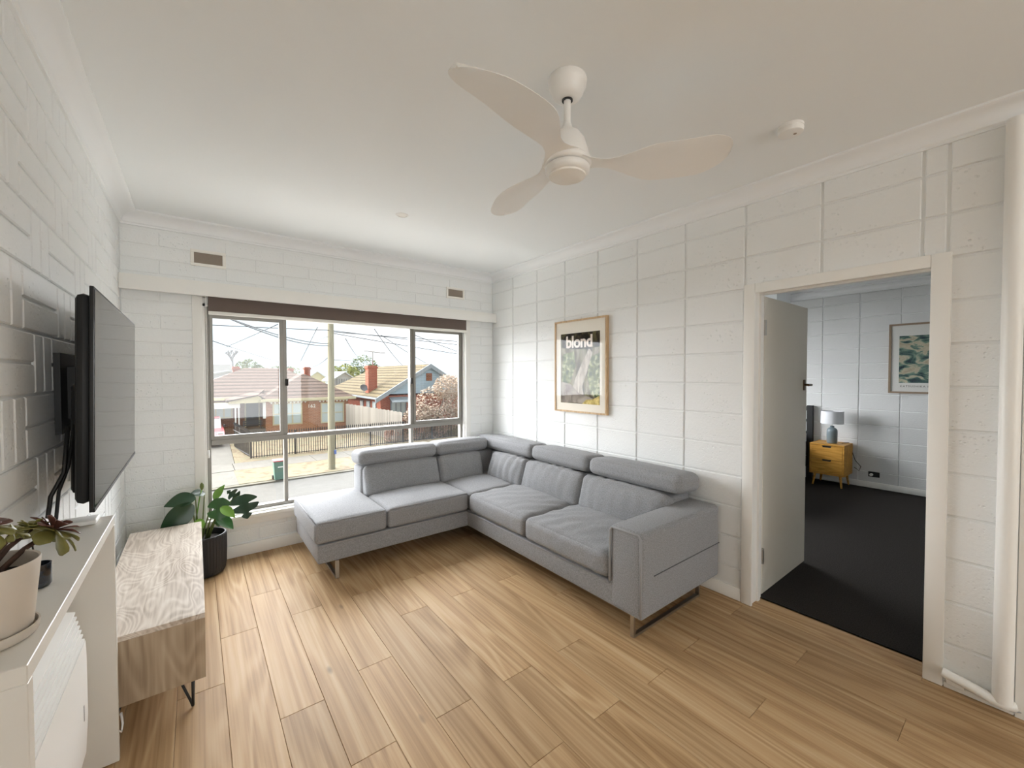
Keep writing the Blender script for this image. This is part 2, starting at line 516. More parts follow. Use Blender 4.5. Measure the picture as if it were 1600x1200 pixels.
# --- living room floor: plank by plank
floor = box('floor', (XL - 0.1, YB, -0.06), (XR2 + 0.005, YW, -0.012), mat('floor_core', '8A6A45', 0.8), kind='structure', label='living room floor of pale oak planks')
PW = 0.176
def plank_mesh(w, l):
    key = ('plank', round(w, 3), round(l, 3))
    if key not in _BLK:
        mb = MB(); g = 0.0006
        b2 = bmesh.new(); c = 0.0012
        vs = []
        for z, i in ((-0.012, 0), (-c, 0), (0, c)):
            for p, q in ((-1, -1), (1, -1), (1, 1), (-1, 1)):
                vs.append((p * (w / 2 - g - i), q * (l / 2 - g - i), z))
        V = [b2.verts.new(v) for v in vs]
        b2.faces.new(V[8:12])
        for k in range(4):
            k2 = (k + 1) % 4
            b2.faces.new((V[4 + k], V[4 + k2], V[8 + k2], V[8 + k])); b2.faces.new((V[k], V[k2], V[4 + k2], V[4 + k]))
        bmesh.ops.recalc_face_normals(b2, faces=b2.faces)
        b2.faces.ensure_lookup_table()
        if b2.faces[0].normal.z < 0: bmesh.ops.reverse_faces(b2, faces=b2.faces)
        me = bpy.data.meshes.new('plank'); b2.to_mesh(me); b2.free(); me.materials.append(M['plank'])
        _BLK[key] = me
    return _BLK[key]
offs = {0: 1.56, 1: 2.05, 2: 1.557, 3: 1.146, 4: 1.55, 5: 1.14, 6: 1.545, 7: 1.12}
x = 0.44 - PW * 5
ci = -5
while x < XR2:
    a, b = max(x, XL), min(x + PW, XR2 if False else XR)
    if ci >= 14: b = min(x + PW, XR2)
    if b - a > 0.01:
        y0 = offs.get(ci, 1.14 + 0.41 * ((ci * 7) % 3))
        ys = sorted(set([YB] + [round(y0 + 1.22 * k, 4) for k in range(-8, 4) if YB < y0 + 1.22 * k < YW] + [YW]))
        for ya, yb in zip(ys, ys[1:]):
            if yb - ya < 0.02: continue
            place_block(plank_mesh(b - a, yb - ya), ((a + b) / 2, (ya + yb) / 2, 0.0), floor, 'plank')
    x += PW; ci += 1
# threshold strip of the doorway
place_block(plank_mesh(XR2 - XR, 0.80), ((XR + XR2) / 2, 0.715, 0.0), floor, 'plank')

ceiling = box('ceiling', (XL - 0.1, YB, ZC), (XR2, YW2, ZC + 0.08), M['ceiling'], kind='structure', label='plain white plaster ceiling of the living room')

# --- wall with the doorway (X = XR)
DY0, DY1, DZ = 0.300, 1.130, 2.000      # clear opening in the masonry
wr = MB()
XM = XR + J
wr.box((XM, DY1, 0), (XR2, YW2, ZC)).box((XM, DY0, DZ), (XR2, DY1, ZC)).box((XM, 0.045, 0), (XR2, DY0, ZC))
wr.box((XM, -0.80, 2.56), (XR2, 0.045, ZC)).box((XM, YB, 0), (XR2, -0.80, ZC))
wall_right = wr.build('wall_right', M['mortar'], kind='structure', label='white painted block wall with the bedroom doorway', loc=(XR, 0, 0))
def rows_z(zmax, h=0.2, z0=ROW0):
    zs = [z0 + h * k for k in range(-30, 30)]
    zs = [z for z in zs if 0.005 < z < zmax - 0.005]
    return [0.0] + zs + [zmax]
GAP = 0.0125
cols = [3.956 - 0.0] + [3.963 - 0.4 * k for k in range(1, 10)] + [0.278, 0.045]
cols = sorted(cols)
zs = rows_z(2.545)
for ya, yb in zip(cols, cols[1:]):
    for za, zb in zip(zs, zs[1:]):
        parts = []
        if yb <= DY0 + 0.02 or ya >= DY1 - 0.02 or za >= DZ - 0.01:
            parts.append((ya, yb, za, zb))
        elif zb > DZ + 0.02:
            parts.append((ya, yb, DZ, zb))
            if yb > DY1 + 0.02: parts.append((DY1, yb, za, DZ))
        else:
            if yb > DY1 + 0.02: parts.append((DY1, yb, za, zb))
            if ya < DY0 - 0.02: parts.append((ya, DY0, za, zb))
        for p in parts:
            l, hgt = p[1] - p[0] - GAP, p[3] - p[2] - GAP * 0.75
            if l < 0.02 or hgt < 0.02: continue
            place_block(block_mesh(0.02, l, hgt, M['block'], '-X'), (XR + 0.01, (p[0] + p[1]) / 2, (p[2] + p[3]) / 2), wall_right)

# --- far wall with the window (Y = YW)
WX0, WX1, WZ0, WZ1 = 0.045, 2.400, 0.335, 2.02
wf = MB(); YM = YW + 0.004
wf.box((XL - 0.1, YM, -0.05), (WX0, YW2, ZC)).box((WX1, YM, -0.05), (XR2, YW2, ZC)).box((WX0, YM, WZ1), (WX1, YW2, ZC)).box((WX0, YM, -0.05), (WX1, YW2, WZ0))
wall_front = wf.build('wall_front', M['mortar'], kind='structure', label='white painted wall of slim blocks around the big window', loc=(1.2, YW, 0))
G2 = 0.005
zs = [0.0] + [0.006 + 0.1 * k for k in range(1, 26)]
for i, (za, zb) in enumerate(zip(zs, zs[1:])):
    off = 0.0 if i % 2 else -0.2
    js = [off + 0.4 * k for k in range(-2, 9)]
    js = sorted([XL] + [j for j in js if XL + 0.03 < j < XR - 0.03] + [XR])
    for xa, xb in zip(js, js[1:]):
        segs = []
        if zb <= WZ0 + 0.02 or za >= WZ1 - 0.02:
            segs = [(xa, xb)]
        else:
            if xa < WX0: segs.append((xa, min(xb, WX0)))
            if xb > WX1: segs.append((max(xa, WX1), xb))
        for (p, q) in segs:
            if q - p < 0.03: continue
            place_block(block_mesh(q - p - G2, 0.016, zb - za - G2, M['block'], '-Y', 0.003), ((p + q) / 2, YW + 0.008, (za + zb) / 2), wall_front)

# --- wall behind the television (X = XL): half-height pairs between narrow uprights
wall_left = MB().box((XL - 0.15, YB, -0.05), (XL - J, YW2, ZC)).build('wall_left', M['mortar'], kind='structure', label='white painted wall of mixed size blocks behind the television', loc=(XL, 1, 0))
zs = rows_z(2.545)
for i, (za, zb) in enumerate(zip(zs, zs[1:])):
    k = round((za - ROW0) / 0.2)
    base = 1.99 if k % 2 == 0 else 1.69
    pieces = []
    for n in range(-2, 5):
        b0 = base + 0.6 * n
        pieces += [(b0, b0 + 0.1, 0), (b0 + 0.1, b0 + 0.2, 0), (b0 + 0.2, b0 + 0.6, 1)]
    for (p, q, sp) in pieces:
        p, q = max(p, 1.02), min(q, YW)
        if q - p < 0.03: continue
        if sp and zb - za > 0.15:
            hs = [(za, (za + zb) / 2), ((za + zb) / 2, zb)]
        else:
            hs = [(za, zb)]
        for (c, d) in hs:
            place_block(block_mesh(0.02, q - p - 0.010, d - c - 0.009, M['block'], '+X'), (XL - 0.01, (p + q) / 2, (c + d) / 2), wall_left)

# --- back wall with an opening added for the fill lamp (behind the viewpoint)
wb = MB()
wb.box((XL - 0.15, YB - 0.15, -0.05), (-0.25, YB, ZC)).box((2.6, YB - 0.15, -0.05), (XR2, YB, ZC)).box((-0.25, YB - 0.15, -0.05), (2.6, YB, 0.22)).box((-0.25, YB - 0.15, 2.28), (2.6, YB, ZC))
wb.build('wall_back', M['mortar'], kind='structure', label='plain white wall with an opening added for the fill light')

# --- cornices: cove with a small double bead
def cornice_profile():
    pr = [(0, 0), (0.010, 0.0), (0.010, 0.012), (0.016, 0.016)]
    for i in range(7):
        a = math.radians(90 * i / 6)
        pr.append((0.086 - 0.068 * math.cos(a), 0.018 + 0.056 * math.sin(a)))
    pr += [(0.092, 0.076), (0.098, 0.080), (0.098, 0.090), (0, 0.090)]
    return pr
CZ = ZC - 0.090
pf = cornice_profile()
MB().prism([(YW - d, CZ + z) for d, z in pf], 'X', XL, XR).build('trim_1', M['cornice'], kind='structure', label='white plaster cornice above the window wall', smooth=True, angle=35)
MB().prism([(XL + d, CZ + z) for d, z in pf], 'Y', YB, YW).build('trim_2', M['cornice'], kind='structure', label='white plaster cornice along the television wall', smooth=True, angle=35)
MB().prism([(XR - d, CZ + z) for d, z in pf], 'Y', YB, YW).build('trim_3', M['cornice'], kind='structure', label='white plaster cornice above the bedroom doorway wall', smooth=True, angle=35)

# --- skirtings
box('baseboard_front', (XL, YW - 0.020, 0.002), (XR, YW, 0.098), M['trim'], bev=0.004, kind='structure', label='white skirting under the window')
box('baseboard_right', (XR - 0.012, 1.165, 0.002), (XR, YW - 0.014, 0.085), M['trim'], bev=0.004, kind='structure', label='white skirting behind the sofa')
box('baseboard_left', (XL, YB, 0.002), (XL + 0.012, YW - 0.014, 0.085), M['trim'], bev=0.004, kind='structure', label='white skirting below the television')

# ------------------------------------------------------------------ window
win = thing('window_1', 'wide aluminium window of six panes facing the street', None, (1.2, YW, WZ0), kind='structure')
m = MB()
m.box((WX0, YW, WZ0), (WX0 + 0.02, YW2, WZ1)).box((WX1 - 0.02, YW, WZ0), (WX1, YW2, WZ1)).box((WX0, YW, WZ1 - 0.02), (WX1, YW2, WZ1)).box((WX0, YW, WZ0), (WX1, YW2, WZ0 + 0.012))
m.build('reveal', M['trim'], win)
for a, b in ((-0.015, 0.050), (2.392, 2.452)):
    MB().box((a, YW - 0.018, 0.33), (b, YW + 0.004, 2.09), 0.004).build('architrave', M['trim'], win, smooth=True, angle=40)
MB().box((-0.02, YW - 0.045, 0.302), (2.46, YW2 - 0.02, 0.335), 0.005).build('window_sill', M['white'], win, smooth=True, angle=40)
MB().box((-0.01, YW - 0.016, 0.245), (2.45, YW + 0.004, 0.302), 0.003).build('sill_apron', M['trim'], win, smooth=True, angle=40)
FY0, FY1 = YW + 0.045, YW + 0.105
TZ0, TZ1 = 0.915, 0.955
def rail(a, b, name='frame_rail', mm=None):
    MB().box(a, b, 0.003, 1).build(name, mm or M['alu'], win)
rail((WX0 + 0.02, FY0, WZ0 + 0.012), (WX0 + 0.045, FY1, WZ1 - 0.02))
rail((WX1 - 0.045, FY0, WZ0 + 0.012), (WX1 - 0.02, FY1, WZ1 - 0.02))
rail((WX0 + 0.045, FY0, WZ0 + 0.012), (WX1 - 0.045, FY1, WZ0 + 0.04))
rail((WX0 + 0.045, FY0, 1.945), (WX1 - 0.045, FY1, WZ1 - 0.02), 'frame_head', M['alu_light'])
rail((WX0 + 0.045, FY0 - 0.02, TZ0), (WX1 - 0.045, FY1, TZ1), 'transom')
MX1, MX2 = 0.612, 1.776
for mx in (MX1, MX2):
    rail((mx - 0.014, FY0, WZ0 + 0.04), (mx + 0.014, FY1, TZ0), 'mullion')
    rail((mx - 0.016, FY0, TZ1), (mx + 0.016, FY1, 1.945), 'mullion')
# sliding sashes at the two sides
for a, b in ((WX0 + 0.045, MX1 - 0.016), (MX2 + 0.016, WX1 - 0.045)):
    m = MB(); y0, y1 = FY0 - 0.012, FY0 + 0.014
    m.box((a, y0, TZ1), (b, y1, TZ1 + 0.030)).box((a, y0, 1.915), (b, y1, 1.945)).box((a, y0, TZ1 + 0.030), (a + 0.022, y1, 1.915)).box((b - 0.026, y0, TZ1 + 0.03), (b, y1, 1.915))
    m.build('sash', M['alu'], win)
for px in (MX1 + 0.012, MX2 - 0.012):
    MB().box((px - 0.010, FY0 - 0.03, 1.375), (px + 0.010, FY0, 1.435), 0.004).build('sash_latch', M['black'], win, smooth=True, angle=40)
for xa, xb in ((WX0 + 0.045, MX1 - 0.014), (MX1 + 0.014, MX2 - 0.014), (MX2 + 0.014, WX1 - 0.045)):
    for za, zb in ((WZ0 + 0.04, TZ0), (TZ1, 1.945)):
        MB().poly([(xa, FY0 + 0.03, za), (xb, FY0 + 0.03, za), (xb, FY0 + 0.03, zb), (xa, FY0 + 0.03, zb)], [(0, 1, 2, 3)]).build('pane', M['glass'], win)

# pelmet, roller blind, vents
pel = thing('pelmet', 'long white pelmet board running above the window', 'pelmet', (1.18, 3.88, 2.066))
MB().box((XL + 0.002, 3.868, 2.066), (XR - 0.002, 3.890, 2.171), 0.003).build('front_board', M['trim'], pel, smooth=True, angle=40)
MB().box((XL + 0.002, 3.892, 2.160), (XR - 0.002, YW - 0.001, 2.176)).build('top_board', M['trim'], pel)
bl = thing('roller_blind', 'taupe roller blind rolled up under the pelmet', 'blind', (1.25, 3.925, 1.945))
MB().box((0.085, 3.931, 1.962), (2.395, 3.934, 2.16)).build('fabric', M['blind'], bl)
MB().lathe([(0, 0), (0.024, 0), (0.024, 2.31), (0, 2.31)], (0.085, 3.918, 2.115), 20, Matrix.Rotation(math.radians(90), 3, 'Y')).build('roll', M['blind'], bl, smooth=True, angle=40)
MB().box((0.085, 3.924, 1.935), (2.395, 3.940, 1.962), 0.004).build('bottom_bar', M['white'], bl, smooth=True, angle=40)
MB().box((0.055, 3.905, 2.06), (0.078, 3.935, 2.15), 0.003).build('bracket', M['chrome'], bl)
pts = []
for i in range(21): pts.append((0.070, 3.900, 2.07 - 1.22 * i / 20))
pts += [(0.070, 3.905, 0.84), (0.070, 3.915, 0.84)]
for i in range(21): pts.append((0.070, 3.920, 0.85 + 1.22 * i / 20))
MB().tube(pts, 0.0025, 5).build('bead_chain', M['plastic'], bl, smooth=True)
MB().lathe([(0, -0.03), (0.008, -0.03), (0.010, 0), (0.008, 0.03), (0, 0.03)], (0.070, 3.91, 0.86), 10).build('chain_weight', M['plastic'], bl, smooth=True)
def vent(x0, x1, z0, z1, label):
    v = thing('wall_vent', label, 'vent', ((x0 + x1) / 2, YW - 0.006, z0), 'vents above the window')
    t = 0.022
    m = MB()
    m.box((x0, YW - 0.012, z0), (x1, YW - 0.0005, z0 + t), 0.003).box((x0, YW - 0.012, z1 - t), (x1, YW - 0.0005, z1), 0.003)
    m.box((x0, YW - 0.012, z0 + t), (x0 + t, YW - 0.0005, z1 - t), 0.003).box((x1 - t, YW - 0.012, z0 + t), (x1, YW - 0.0005, z1 - t), 0.003)
    m.build('frame', M['white'], v, smooth=True, angle=40)
    MB().box((x0 + t, YW - 0.005, z0 + t), (x1 - t, YW - 0.0005, z1 - t)).build('grille', M['vent'], v)
    n = 9
    for i in range(n):
        z = z0 + t + (z1 - z0 - 2 * t) * (i + 0.5) / n
        MB().box((x0 + t, YW - 0.008, z - 0.002), (x1 - t, YW - 0.005, z + 0.002)).build('slat', M['vent'], v)
vent(-0.018, 0.203, 2.300, 2.425, 'white framed vent above the window, beside the television corner')
vent(2.157, 2.381, 2.300, 2.420, 'white framed vent above the window, beside the sofa corner')

# ------------------------------------------------------------------ doorway to the bedroom
tr = thing('trim_4', 'cream timber door frame of the bedroom doorway', None, (XR, 0.715, 0), kind='structure')
AX = XR - 0.016
for a, b in ((1.098, 1.163), (0.262, 0.330)):
    MB().box((AX, a, 0.002), (XR + 0.004, b, 2.030), 0.004).build('architrave', M['trim'], tr, smooth=True, angle=40)
MB().box((AX, 0.330, 1.970), (XR + 0.004, 1.098, 2.030), 0.004).build('architrave', M['trim'], tr, smooth=True, angle=40)
JX = 2.925
MB().box((AX + 0.004, 1.110, 0.002), (JX, 1.132, 2.002)).build('jamb', M['trim'], tr)
MB().box((AX + 0.004, 0.298, 0.002), (JX, 0.320, 2.002)).build('jamb', M['trim'], tr)
MB().box((AX + 0.004, 0.320, 1.982), (JX, 1.110, 2.002)).build('head', M['trim'], tr)
MB().box((2.850, 1.098, 0.002), (2.885, 1.110, 1.982)).box((2.850, 0.320, 0.002), (2.885, 0.332, 1.982)).box((2.850, 0.332, 1.970), (2.885, 1.098, 1.982)).build('door_stop', M['trim'], tr)
dr = thing('door_1', 'pale flush door standing open into the bedroom', None, (2.94, 1.13, 0), kind='structure')
MB().box((2.945, 1.112, 0.012), (3.735, 1.148, 1.975), 0.002, 1).build('leaf', M['door'], dr)
hd = MB().lathe([(0, 0), (0.026, 0), (0.026, 0.006), (0, 0.006)], (3.675, 1.112, 1.05), 20, Matrix.Rotation(math.radians(90), 3, 'X'))
hd = MB().box((3.655, 1.106, 1.345), (3.695, 1.112, 1.425), 0.003)
hd.tube([(3.675, 1.108, 1.387), (3.675, 1.075, 1.387), (3.660, 1.060, 1.387), (3.580, 1.056, 1.387)], 0.009, 10)
hd.build('door_handle', mat('bronze_handle', '5E4A36', 0.35, metal=0.9), dr, smooth=True, angle=50)
for z in (0.22, 1.72):
    MB().box((2.925, 1.100, z), (2.947, 1.114, z + 0.10), 0.003).lathe([(0, 0), (0.007, 0), (0.007, 0.1), (0, 0.1)], (2.936, 1.106, z), 10).build('hinge', M['chrome'], dr)

# second door beside the pipe
d2 = thing('door_2', 'cream door under a dark fanlight beside the wall pipe', None, (XR + 0.03, -0.37, 0), kind='structure')
MB().box((XR + 0.012, -0.76, 0.012), (XR + 0.05, 0.015, 2.06), 0.002, 1).build('leaf', M['door'], d2)
m = MB(); m.box((XR - 0.012, 0.015, 0.0), (XR + 0.08, 0.048, 2.56)).box((XR - 0.012, -0.80, 0.0), (XR + 0.08, -0.76, 2.56)).box((XR - 0.004, -0.76, 2.06), (XR + 0.08, 0.015, 2.10)).box((XR - 0.004, -0.76, 2.49), (XR + 0.08, 0.015, 2.56))
m.build('door_frame', M['trim'], d2)
MB().box((XR + 0.035, -0.76, 2.10), (XR + 0.04, 0.015, 2.49)).build('fanlight', M['dark_glass'], d2)

# pipe, cable duct
pp = thing('wall_pipe', 'thick white painted pipe rising beside the bedroom doorway', 'pipe', (2.732, 0.082, 0.06))
MB().tube([(2.732, 0.082, 0.055), (2.732, 0.082, 2.535)], 0.031, 20).build('riser', M['trim'], pp, smooth=True, angle=50)
MB().tube([(2.728, 0.262, 0.085), (2.726, 0.16, 0.066), (2.724, 0.11, 0.052), (2.728, 0.075, 0.048), (2.745, 0.050, 0.048)], 0.021, 14).build('foot', M['trim'], pp, smooth=True, angle=50)
jb = thing('cable_box', 'small white cable box at the foot of the door frame', 'cable box', (2.748, 0.225, 0.03))
MB().box((2.735, 0.192, 0.030), (2.765, 0.250, 0.068), 0.004).build('cover', M['plastic'], jb, smooth=True, angle=40)
MB().tube([(2.755, 0.194, 0.040), (2.752, 0.13, 0.030), (2.738, 0.085, 0.022), (2.742, 0.05, 0.026), (2.78, 0.00, 0.03)], 0.003, 6).build('cable', M['piping'], jb, smooth=True)
box('baseboard_back', (XR - 0.012, 0.05, 0.002), (XR, 0.260, 0.028), M['trim'], bev=0.003, kind='structure', label='low white skirting between doorway and pipe')

# ------------------------------------------------------------------ bedroom
bf = box('floor_bedroom', (XR2 + 0.005, -1.2, -0.06), (XBED, YW2, 0.0), M['carpet'], kind='structure', label='charcoal carpet of the bedroom floor')
box('ceiling_bedroom', (XR2, -1.2, ZC), (XBED + 0.15, YW2, ZC + 0.08), M['ceiling'], kind='structure', label='white bedroom ceiling')
wbed = MB().box((XBED + 0.004, -1.2, -0.05), (XBED + 0.15, YW2, ZC)).build('wall_bedroom', M['mortar'], kind='structure', label='pale grey white block wall at the end of the bedroom', loc=(XBED, 1, 0))
MB().box((XR2, -1.35, -0.05), (XBED + 0.15, -1.2, ZC)).build('wall_bedroom_side', M['mortar'], kind='structure', label='plain side wall of the bedroom')
m = MB()
m.box((XR2, YW, -0.05), (3.9, YW2, ZC)).box((6.1, YW, -0.05), (XBED, YW2, ZC)).box((3.9, YW, -0.05), (6.1, YW2, 0.85)).box((3.9, YW, 2.25), (6.1, YW2, ZC))
m.build('wall_bedroom_front', M['mortar'], kind='structure', label='bedroom wall with the street window')
zs = rows_z(2.53)
cols = sorted([-1.2] + [1.470 + 0.4 * k for k in range(-6, 7) if -1.15 < 1.470 + 0.4 * k < YW - 0.05] + [YW])
for ya, yb in zip(cols, cols[1:]):
    for za, zb in zip(zs, zs[1:]):
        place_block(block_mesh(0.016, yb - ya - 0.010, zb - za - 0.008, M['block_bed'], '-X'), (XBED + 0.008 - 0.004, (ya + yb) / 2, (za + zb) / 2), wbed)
MB().prism([(XBED - 0.004 - d, CZ + z) for d, z in pf], 'Y', -1.2, YW).build('trim_5', M['cornice'], kind='structure', label='white plaster cornice of the bedroom')
box('baseboard_bedroom', (XBED - 0.018, -1.2, 0.0), (XBED - 0.004, YW, 0.075), M['trim'], bev=0.004, kind='structure', label='white bedroom skirting')
box('trim_6', (6.30, 2.235, 2.49), (XBED - 0.1, YW, ZC), M['ceiling'], kind='structure', label='boxed bulkhead under the bedroom ceiling')

NS = thing('bedside_table', 'honey timber bedside table with two drawers in the bedroom', 'bedside table', (6.69, 1.705, 0))
M['honey'] = wood_mat('honey_timber', 'A9772F', 'C8933F', 'D8A653', 0.45, 14, 3, 'Y', rand=0.0, knots=False)
nx0, nx1, ny0, ny1 = 6.50, 6.875, 1.520, 1.890
m = MB(); m.box((nx0, ny0, 0.535), (nx1, ny1, 0.555), 0.003).box((nx0, ny0, 0.155), (nx1, ny0 + 0.018, 0.535)).box((nx0, ny1 - 0.018, 0.155), (nx1, ny1, 0.535)).box((nx0, ny0 + 0.018, 0.155), (nx1, ny1 - 0.018, 0.173)).box((nx1 - 0.012, ny0 + 0.018, 0.173), (nx1, ny1 - 0.018, 0.535))
m.build('carcass', M['honey'], NS)
for z0, z1 in ((0.176, 0.352), (0.356, 0.532)):
    yc = (ny0 + ny1) / 2; a, b = ny0 + 0.020, ny1 - 0.020
    d = MB().prism([(a, z0), (b, z0), (b, z1), (yc + 0.05, z1), (yc + 0.044, z1 - 0.022), (yc - 0.044, z1 - 0.022), (yc - 0.05, z1), (a, z1)], 'X', nx0 - 0.002, nx0 + 0.016).build('drawer', M['honey'], NS)
    MB().box((nx0 + 0.010, yc - 0.05, z1 - 0.024), (nx0 + 0.03, yc + 0.05, z1)).build('finger_pull', M['black'], d)
for lx, sx in ((nx0 + 0.05, -1), (nx1 - 0.05, 1)):
    for ly, sy in ((ny0 + 0.05, -1), (ny1 - 0.05, 1)):
        MB().tube([(lx, ly, 0.156), (lx + sx * 0.02, ly + sy * 0.02, 0.0)], [0.017, 0.010], 10).build('leg', M['honey'], NS, smooth=True, angle=50)
LP = thing('table_lamp', 'grey ceramic lamp with white drum shade on the bedside table', 'lamp', (6.66, 1.69, 0.555))
M['ceramic'] = mat('grey_ceramic', '75838A', 0.3)
M['shade'] = mat('lamp_shade_cloth', 'E4E6EA', 0.9)
MB().lathe([(0, 0), (0.050, 0), (0.057, 0.010), (0.059, 0.16), (0.054, 0.185), (0.036, 0.203), (0.022, 0.21), (0.024, 0.228), (0.012, 0.235), (0, 0.235)], (6.66, 1.69, 0.555), 28).build('lamp_base', M['ceramic'], LP, smooth=True, angle=50)
MB().lathe([(0.004, 0.22), (0.004, 0.30), (0.0, 0.30)], (6.66, 1.69, 0.555), 8).build('stem', M['chrome'], LP)
MB().lathe([(0.123, 0), (0.121, 0.165), (0.119, 0.165), (0.121, 0), (0.123, 0)], (6.66, 1.69, 0.815), 40).build('lamp_shade', M['shade'], LP, smooth=True, angle=50)
MB().tube([(6.72, 1.60, 0.562), (6.86, 1.56, 0.56), (6.872, 1.49, 0.33), (6.865, 1.43, 0.26), (6.872, 1.45, 0.20), (6.87, 1.50, 0.24)], 0.004, 6).build('cord', M['black'], LP, smooth=True)
OT = thing('power_outlet', 'black wall outlet with a white plug near the bedroom skirting', 'power outlet', (XBED - 0.006, 1.304, 0.143))
MB().box((XBED - 0.014, 1.248, 0.143), (XBED - 0.004, 1.360, 0.210), 0.003).build('plate', M['black'], OT)
MB().lathe([(0, 0), (0.018, 0), (0.016, 0.03), (0, 0.03)], (XBED - 0.014, 1.328, 0.172), 16, Matrix.Rotation(math.radians(-90), 3, 'Y')).build('plug', M['plastic'], OT, smooth=True, angle=50)
BD = thing('bed', 'bed with a black slatted headboard half hidden behind the open door', 'bed', (6.0, 2.8, 0))
M['bed_black'] = mat('black_timber', '141416', 0.5)
for y in (1.955, 3.66):
    MB().box((6.82, y, 0.0), (6.875, y + 0.07, 1.03), 0.003).build('headboard_post', M['bed_black'], BD)
for z in (0.955, 0.80, 0.63, 0.46):
    MB().box((6.835, 2.025, z), (6.862, 3.66, z + (0.06 if z > 0.9 else 0.035)), 0.002).build('headboard_rail', M['bed_black'], BD)
MB().box((4.85, 2.00, 0.18), (6.82, 3.70, 0.32), 0.01).build('bed_base', M['bed_black'], BD)
MB().box((4.86, 2.00, 0.32), (6.82, 3.70, 0.54), 0.05, 4).build('mattress', mat('dark_bedspread', '2A1D22', 0.95), BD, smooth=True, angle=60)
MB().box((6.38, 2.12, 0.54), (6.80, 2.80, 0.66), 0.05, 4).build('pillow', mat('maroon_pillow', '55262E', 0.95), BD, smooth=True, angle=60)
for lx, ly in ((4.9, 2.05), (4.9, 3.6), (6.7, 2.05), (6.7, 3.6)):
    MB().box((lx, ly, 0), (lx + 0.06, ly + 0.06, 0.18)).build('leg', M['bed_black'], BD)

def text_mesh(txt, size, bold=0.0, spacing=1.0):
    cu = bpy.data.curves.new('txt', 'FONT'); cu.body = txt; cu.size = size; cu.offset = bold; cu.space_character = spacing
    cu.align_x = 'CENTER'; cu.extrude = 0.0003; cu.resolution_u = 3
    o = bpy.data.objects.new('txt', cu); COL.objects.link(o)
    dg = bpy.context.evaluated_depsgraph_get()
    me = bpy.data.meshes.new_from_object(o.evaluated_get(dg))
    bpy.data.objects.remove(o); bpy.data.curves.remove(cu)
    return me
def put_text(name, txt, size, m, parent, w, facing, bold=0.0, spacing=1.0):
    me = text_mesh(txt, size, bold, spacing); me.materials.clear(); me.materials.append(m)
    # facing '-X': reader looks along +X, text runs toward -Y ; '-Y': reader looks along +Y, text runs toward +X
    R = Matrix(((0, 0, -1), (-1, 0, 0), (0, 1, 0))) if facing == '-X' else Matrix(((1, 0, 0), (0, 0, -1), (0, 1, 0)))
    for v in me.vertices: v.co = R @ v.co
    o = bpy.data.objects.new(name, me); COL.objects.link(o)
    return attach(o, parent, w)

def picture(name, label, xw, y0, y1, z0, z1, fw, depth, fm, mat_m, inner, art_m):
    p = thing(name, label, 'framed picture', (xw, (y0 + y1) / 2, z0))
    xf = xw - depth
    m = MB()
    m.box((xf, y0, z0), (xw - 0.002, y0 + fw, z1)).box((xf, y1 - fw, z0), (xw - 0.002, y1, z1)).box((xf, y0 + fw, z0), (xw - 0.002, y1 - fw, z0 + fw)).box((xf, y0 + fw, z1 - fw), (xw - 0.002, y1 - fw, z1))
    m.build('frame', fm, p)
    MB().box((xf + 0.010, y0 + fw, z0 + fw), (xw - 0.003, y1 - fw, z1 - fw)).build('mount', mat_m, p)
    a, b, c, d = inner
    MB().box((xf + 0.009, a, c), (xf + 0.010, b, d)).build('print', art_m, p)
    return p, xf
# bedroom print: plain stand-in of sea-green, navy and sand drifts
M['print_sea'] = ramp_noise_mat('print_sea', [(0.30, '232E3C'), (0.42, '3F5A58'), (0.50, '6F8A7C'), (0.56, 'B9B29C'), (0.7, 'A79C86')], 6.5, 4, 1.2, (1, 1, 1.6), 0.7)
M['mount_white'] = mat('mount_card', 'D9D8D4', 0.85)
p, xf = picture('framed_print', 'wooden framed print of green and navy drifts on the bedroom wall', XBED - 0.004, 0.565, 1.180, 1.232, 2.086, 0.022, 0.028, mat('pale_walnut', '8F7B66', 0.5), M['mount_white'], (0.665, 1.085, 1.361, 1.935), M['print_sea'])
put_text('lettering', 'KATSUSHIKA HOKUSAI', 0.032, mat('print_ink_brown', '4A3A34', 0.8), p, (xf + 0.0095, 0.872, 1.308), '-X', 0.0, 1.25)
MB().poly([(xf + 0.006, 0.587, 1.254), (xf + 0.006, 1.158, 1.254), (xf + 0.006, 1.158, 2.064), (xf + 0.006, 0.587, 2.064)], [(0, 1, 2, 3)]).build('glazing', M['pglass'], p)

# poster above the sofa
M['poster_art'] = ramp_noise_mat('poster_art', [(0.32, '2E2A22'), (0.44, '5A5344'), (0.52, '7C7A5E'), (0.58, '8E8674'), (0.72, 'B9AF9A')], 8.0, 7, 0.8, (1, 1, 0.55), 0.7)
M['mount_cream'] = mat('poster_cream_card', 'E8E2D6', 0.85)
p, xf = picture('framed_poster', 'oak framed poster with lettering on the block wall above the sofa', XR, 2.240, 2.868, 1.122, 1.967, 0.015, 0.034, M['frame_oak'], M['mount_cream'], (2.318, 2.790, 1.205, 1.845), M['poster_art'])
xa = xf + 0.0085
def flat(name, pts, m, dx):
    MB().poly([(xa - dx, y, z) for y, z in pts], [tuple(range(len(pts)))]).build(name, m, p)
M['ink_dark'] = ramp_noise_mat('poster_dark_foliage', [(0.38, '14110E'), (0.5, '2A241B'), (0.62, '575236')], 14, 6, 0.6, None, 0.7)
M['ink_trunk'] = ramp_noise_mat('poster_trunk', [(0.35, '8E857A'), (0.65, 'C9C2B8')], 10, 6, 1.0, (1, 3, 0.6), 0.7)
M['ink_cloth'] = ramp_noise_mat('poster_stone', [(0.35, '6B615C'), (0.65, 'A39A90')], 9, 5, 0.6, None, 0.7)
